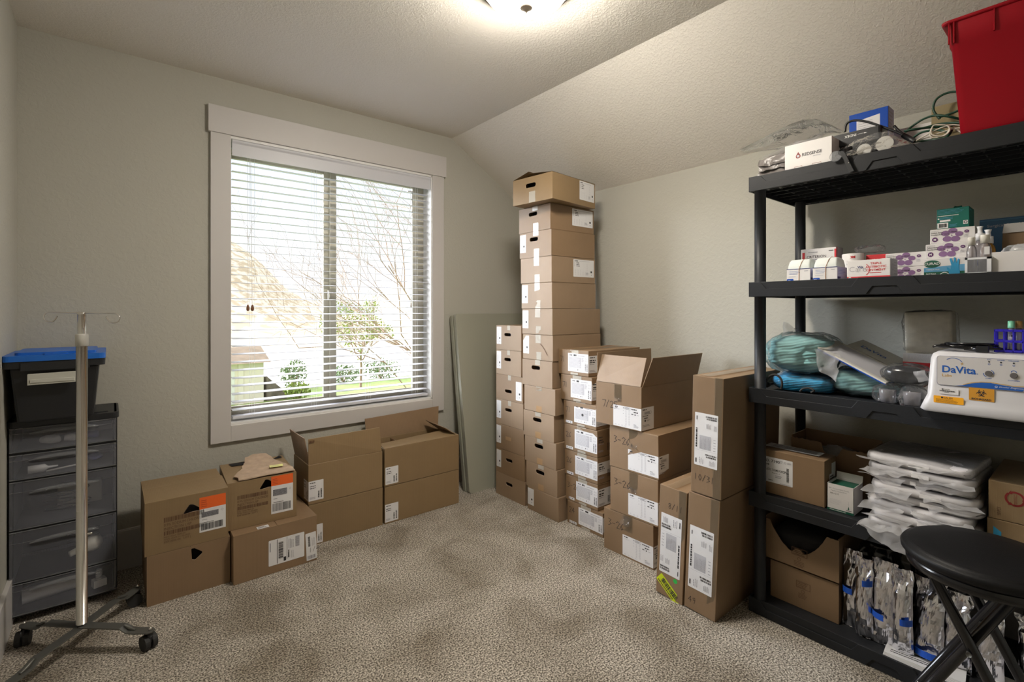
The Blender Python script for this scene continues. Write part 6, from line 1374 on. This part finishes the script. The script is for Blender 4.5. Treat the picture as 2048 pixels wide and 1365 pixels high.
def needle(b, W, H):
    b.text('BD', W*.08, H*.82, .0060, 'grey_ink', Z1, .02); b.text('PrecisionGlide Needle', W*.22, H*.82, .0058, 'grey_ink', Z1); b.text('Aiguille PrecisionGlide', W*.15, H*.74, .0056, 'grey_ink', Z1); b.text('100 x 21G', W*.12, H*.63, .0070, 'ink', Z1); b.lines(W*.1, H*.25, W*.6, H*.45, 5, 'lgrey_ink', Z1, k=.2)
    b.rect(0, 0, W, H*.085, 'green_ink', Z1); b.lines(W*.1, H*.02, W*.9, H*.06, 1, 'pale_ink', Z2); b.poly([(W*.78, H*.18), (W*.84, H*.18), (W*.815, H*.30)], 'green_ink', Z1); b.rect(W*.808, H*.30, W*.814, H*.46, 'grey_ink', Z1); b.lines(W*.72, H*.12, W*.95, H*.16, 1, 'ink', Z1)
t = thing('needle_box', 'white and green needle box with its green-lined lid open', 'box', (2.150, .640, T4), ALONG)
w_, d_, h_ = .086, .10, .100
b = MB(); b.box(-w_/2, w_/2, -d_/2, -d_/2+.0015, 0, h_, 'white_box'); b.box(-w_/2, w_/2, d_/2-.0015, d_/2, 0, h_, 'white_box'); b.box(-w_/2, -w_/2+.0015, -d_/2, d_/2, 0, h_, 'white_box'); b.box(w_/2-.0015, w_/2, -d_/2, d_/2, 0, h_, 'white_box'); b.build('body', t)
b = MB(); b.box(-w_/2+.002, w_/2-.002, -d_/2+.002, d_/2-.002, .002, h_-.008, 'green_ink'); b.build('needle_packs', t)
b = MB(); b.hexa([(-w_/2,d_/2,h_),(w_/2,d_/2,h_),(w_/2,d_/2+.001,h_),(-w_/2,d_/2+.001,h_),(-w_/2,d_/2+.004,h_+.022),(w_/2,d_/2+.004,h_+.022),(w_/2,d_/2+.005,h_+.022),(-w_/2,d_/2+.005,h_+.022)], 'white_box'); b.build('lid', t)
b = MB(); b.M = face(w_, d_, h_, 'front'); needle(b, w_, h_); b.build('printing', t)
rr = random.Random(12); zz = T4+.0098; first = None
nm = ['bottom white wrapped pack, its plastic sagging over the shelf rim', 'second wrapped pack from the bottom of the white pile', 'third wrapped pack from the bottom of the white pile', 'fourth wrapped pack from the bottom of the white pile', 'fourth wrapped pack from the top of the white pile', 'third wrapped pack from the top of the white pile', 'second wrapped pack from the top of the white pile', 'topmost white wrapped pack of the pile on the fourth shelf']
for i in range(8):
    h2 = .0133; x = 2.195+rr.uniform(-.012, .010)+.004*i; y = .404+rr.uniform(-.010, .010); rz = rr.uniform(-.07, .07)
    t = thing('wrapped_pack', nm[i], 'pack', (x, y, zz), rz, 'pile of white wrapped packs')
    b = MB(); blob(b, (0, 0, h2), (.150, .135, h2-.001), 'pack', .22, .0022, 14, i, 56, 12, ridge=False); b.build('tray', t)
    b = MB(); blob(b, (0, 0, h2), (.156, .142, h2), 'film_m', .25, .0025, 14, i+30, 60, 14, flat_bottom=False)
    sg = 1 if i % 2 else -1
    sheet(b, [[(-.150, .14, h2), (-.156, .02, h2)], [(-.166, .165, h2-.012+.01*sg), (-.176, .04, h2-.014)]], 'film_m', 12, 8, .012, 24, i); sheet(b, [[(-.154, .0, h2), (-.150, -.14, h2)], [(-.172, -.01, h2-.014), (-.162, -.152, h2+.010*sg)]], 'film_m', 12, 8, .012, 24, i+50)
    b.build('plastic_film', t)
    b = MB(); b.box(-.1575, -.156, rr.uniform(-.05, 0), rr.uniform(.005, .015), h2-.006, h2+.006, 'white_box'); b.build('paper_seal', t)
    if i == 0:
        b = MB(); sheet(b, [[(-.150, .145, .016), (-.157, .08, .018), (-.157, -.02, .018), (-.150, -.10, .018)], [(-.172, .16, -.002), (-.180, .09, -.045), (-.183, .02, -.055), (-.176, -.10, -.010)]], 'film_m', 24, 12, .012, 30, 77); b.build('sagging_film', t)
    zz += 2*h2+.0038
t_ = .0
def recyc(b, W, H):
    for k in range(3): b.ring(W*.30, H*.62, .017, .0225, 'maroon', Z1, .25+k*2*pi/3, 1.95+k*2*pi/3, 12); a = 1.95+k*2*pi/3; b.poly([(W*.30+.0145*math.cos(a), H*.62+.0145*math.sin(a)), (W*.30+.0255*math.cos(a), H*.62+.0255*math.sin(a)), (W*.30+.020*math.cos(a+.5), H*.62+.020*math.sin(a+.5))][::1], 'maroon', Z1)
    b.lines(W*.285, H*.45, W*.325, H*.80, 3, 'maroon', Z1, vert=True, k=.3)
    b.text('50 PCS', W*.14, H*.12, .012, 'brown_ink', Z1, rot=pi/2, wide=.7)
pbox('pcs_carton', 'upper brown carton with red recycling arrows at the right of the fourth shelf', 'box', 2.10, .242, .050, T4+.113, .116, .34, 'kraft_y', [('printing', 'front', recyc)], 'brown fifty piece cartons')
pbox('pcs_carton', 'lower brown carton with blue tape, right of the white packs', 'box', 2.10, .245, .050, T4, .112, .34, 'kraft_y', [('printing', 'front', lambda b, W, H: b.text('50 PCS', W*.30, H*.25, .014, 'brown_ink', Z1, rot=pi/2, wide=.7)), ('tape', 'front', lambda b, W, H: b.poly([(W*.07, H*.50), (W*.16, H*.36), (W*.16, H*.68), (W*.07, H*.80)], 'sky_tape', Z1))], 'brown fifty piece cartons')
# ---------------- bottom shelf
T5 = DK[0]
def stamp(b, W, H, cx=.44, top=.52):
    for q in ((0, 0, .16, .008), (0, .142, .16, .15), (0, 0, .006, .15), (.154, 0, .16, .15)): b.rect(W*(cx+q[0]*1.3), H*(top-.20+q[1]*1.2), W*(cx+q[2]*1.3), H*(top-.20+q[3]*1.2), 'brown_ink', Z1)
    b.lines(W*(cx+.02), H*(top-.19), W*(cx+.19), H*(top-.03), 4, 'brown_ink', Z1, k=.4); b.ring(W*(cx+.10), H*(top-.27), .005, .0065, 'brown_ink', Z1, n=12); b.lines(W*(cx+.03), H*(top-.46), W*(cx+.18), H*(top-.32), 4, 'brown_ink', Z1, k=.35)
pbox('storage_carton', 'intact lower brown carton on the bottom shelf under the torn one', 'box', 2.125, .900, .652, T5, .153, .28, 'kraft', [('printing', 'front', lambda b, W, H: stamp(b, W, H, .40, .72))])
t = thing('torn_front_carton', 'upper brown carton with jagged round cut-out showing black contents', 'box', (2.12, .926, T5+.154))
b = MB(); W_, H_ = .276, .168; prof_ = []
for k in range(41):
    s = k/40; y = H_-.004
    if .10 < s < .84: y = H_-.004-.105*math.sin(pi*(s-.10)/.74)**.75
    if .40 < s < .56: y += .022*math.sin(pi*(s-.40)/.16)
    prof_.append((W_*s, y+rr.uniform(-.0016, .0016)))
b.M = Matrix(((0,0,-1,0),(-1,0,0,0),(0,1,0,0),(0,0,0,1))); b.prism([(W_, 0), (0, 0)]+prof_, -.004, 0, 'kraft'); stamp(b, W_, H_, .40, .52); b.M = Matrix.Identity(4)
b.box(.276, .28, -W_, 0, 0, H_, 'kraft'); b.box(.004, .276, -W_, -W_+.004, 0, H_, 'kraft'); b.box(.004, .276, -.004, 0, 0, H_, 'kraft'); b.box(0, .28, -W_, 0, 0, .004, 'kraft'); b.build('body', t)
b = MB(); blob(b, (.14, -W_/2, .075), (.115, .115, .068), 'dark_stuff', .5, .008, 12, 6, 50, 26); b.build('black_contents', t)
# silver pouches
def pouch(label, x, y, w, h, th, lean, rz, seed, tapes=()):
    t = thing('foil_pouch', label, 'pouch', (x, y, T5+.001), rz, 'silver foil pouches', 0, lean)
    b = MB(); nu, nv = 15, 22; off = Vector((seed*3.3, seed*1.7, 0)); vs = []
    for sgn in (1, -1):
        for j in range(nv+1):
            for i in range(nu+1):
                s = i/nu; q = j/nv; e = (math.sin(pi*s)**.5)*(math.sin(pi*min(1, max(0, (q-.03)/.80)))**.45 if q < .83 else .0)
                n1 = noise.noise(Vector((s*3.5, q*7, 0))+off); n2 = noise.noise(Vector((s*5, q*11, sgn*2))+off)
                yy_ = (s-.5)*w*(1-.10*math.sin(pi*q)+.12*(q > .8)*noise.noise(Vector((q*9, seed, 0))))+.012*n1*(q > .75)
                vs.append((sgn*th*.5*e*(1+.25*n1)+.016*n1*(1 if q > .8 else .6)+.0035*n2, yy_, h*q))
    m_ = (nu+1)*(nv+1)
    fs = [(j*(nu+1)+i, j*(nu+1)+i+1, (j+1)*(nu+1)+i+1, (j+1)*(nu+1)+i) for j in range(nv) for i in range(nu)]
    b.add(vs, fs+[tuple(m_+q for q in f[::-1]) for f in fs], 'foil', False); b.build('pouch', t)
    for (z, a0, a1) in tapes:
        b = MB(); n = 8; v2 = []
        for k in range(n+1):
            s = a0+(a1-a0)*k/n; e = math.sin(pi*min(max(s, .02), .98))**.5
            for zz_ in (z, z+.022): v2.append((-th*.5*e*1.30-.0045, (s-.5)*w*.97, zz_))
        b.add(v2, [(2*k, 2*k+2, 2*k+3, 2*k+1) for k in range(n)], 'blue_tape'); b.build('blue_tape', t)
    return t
pouch('leftmost silver pouch, next to the brown cartons on the bottom shelf', 2.150, .618, .060, .285, .045, .03, .0, 1, ((.130, .35, .95),))
pouch('second silver pouch from the left, slim with two blue tape pieces', 2.115, .568, .058, .290, .050, -.02, .0, 2, ((.20, .0, .45),))
pouch('third silver pouch from the left, creased with a wide blue tape strip', 2.120, .508, .075, .300, .050, -.01, .0, 3, ((.10, .45, 1.0),))
pouch('fourth silver pouch from the left, narrow and bent forward', 2.105, .455, .062, .300, .050, -.03, .0, 4, ((.12, .0, .5),))
pouch('flat-fronted silver pouch with blue tape at its lower edge', 2.130, .392, .085, .270, .045, .10, -.12, 5, ((.022, .1, .95),))
pouch('silver pouch partly behind the front legs of the stool', 2.150, .322, .072, .250, .045, .08, .1, 6)
pouch('silver pouch behind the crossing of the stool legs', 2.165, .246, .068, .250, .045, .06, -.05, 7)
pouch('rightmost silver pouch, lying low behind the stool legs', 2.215, .150, .080, .220, .045, .1, .1, 8)
for k, (x, y, z_, lb) in enumerate(((2.22, .585, .20, 'dark glossy crumpled bag behind the left silver pouches'), (2.24, .42, .20, 'dark glossy crumpled bag behind the right silver pouches'))):
    b = MB(); blob(b, (0, 0, .15), (.035, .07, .15), 'black_gl', .6, .015, 14, 40+k, 40, 30); tag(b.build('dark_bag', None, (x+.03, y-.03, T5)), lb, 'bag', 'dark bags behind the pouches')
def sheettext(b, W, H):
    b.text('RETURN TO:', W*.5, H*.84, .0095, 'ink', 0, .01, 'c'); b.text('DIALYSIS CLINIC SUPPLIES', W*.5, H*.66, .0080, 'ink', 0, .01, 'c'); b.lines(W*.2, H*.50, W*.8, H*.58, 2, 'grey_ink', 0, k=.35)
    b.text('TUBES & WATERS', W*.5, H*.36, .010, 'ink', 0, .015, 'c'); b.text('FROZEN ICE PACKS', W*.5, H*.22, .010, 'ink', 0, .015, 'c'); b.lines(W*.1, H*.08, W*.9, H*.16, 2, 'ink', 0, k=.35)
t = thing('paper_stack', 'stack of printed instruction sheets at the front of the bottom shelf', 'papers', (2.062, .48, T5+.0005), ALONG+.10)
b = MB(); 
for k in range(5): b.box(-.02+.001*k, .185+.001*k, -.012+.0015*k, .125, .003*k, .003*k+.0026, 'paper' if k % 2 == 0 else 'white_box')
b.build('sheets', t)
b = MB(); b.M = Matrix.Translation((-.012, -.005, .0152)); b.lines(.03, .085, .17, .10, 2, 'grey_ink', 0, k=.35); b.lines(.02, .062, .18, .074, 1, 'ink', 0, k=.6, wl=.08); b.lines(.03, .045, .15, .055, 1, 'ink', 0, k=.6, wl=.08); b.lines(.01, .012, .18, .034, 2, 'ink', 0, k=.4, wl=.05); b.build('printing', t)
b = MB(); b.rbox(0, .14, -.13, 0, 0, .02, .004, 'white_box'); o = tag(b.build('white_tray', None, (2.062, .235, T5+.001), bevel=.002), 'flat white tray on the bottom shelf behind the stool feet', 'tray')
b = MB(); blob(b, (0, 0, .12), (.09, .05, .12), 'dark_stuff', .6, .015, 12, 60, 40, 26); tag(b.build('dark_bag', None, (2.36, .13, T5)), 'matt black bag at the far right end of the bottom shelf', 'bag', 'dark bags behind the pouches')
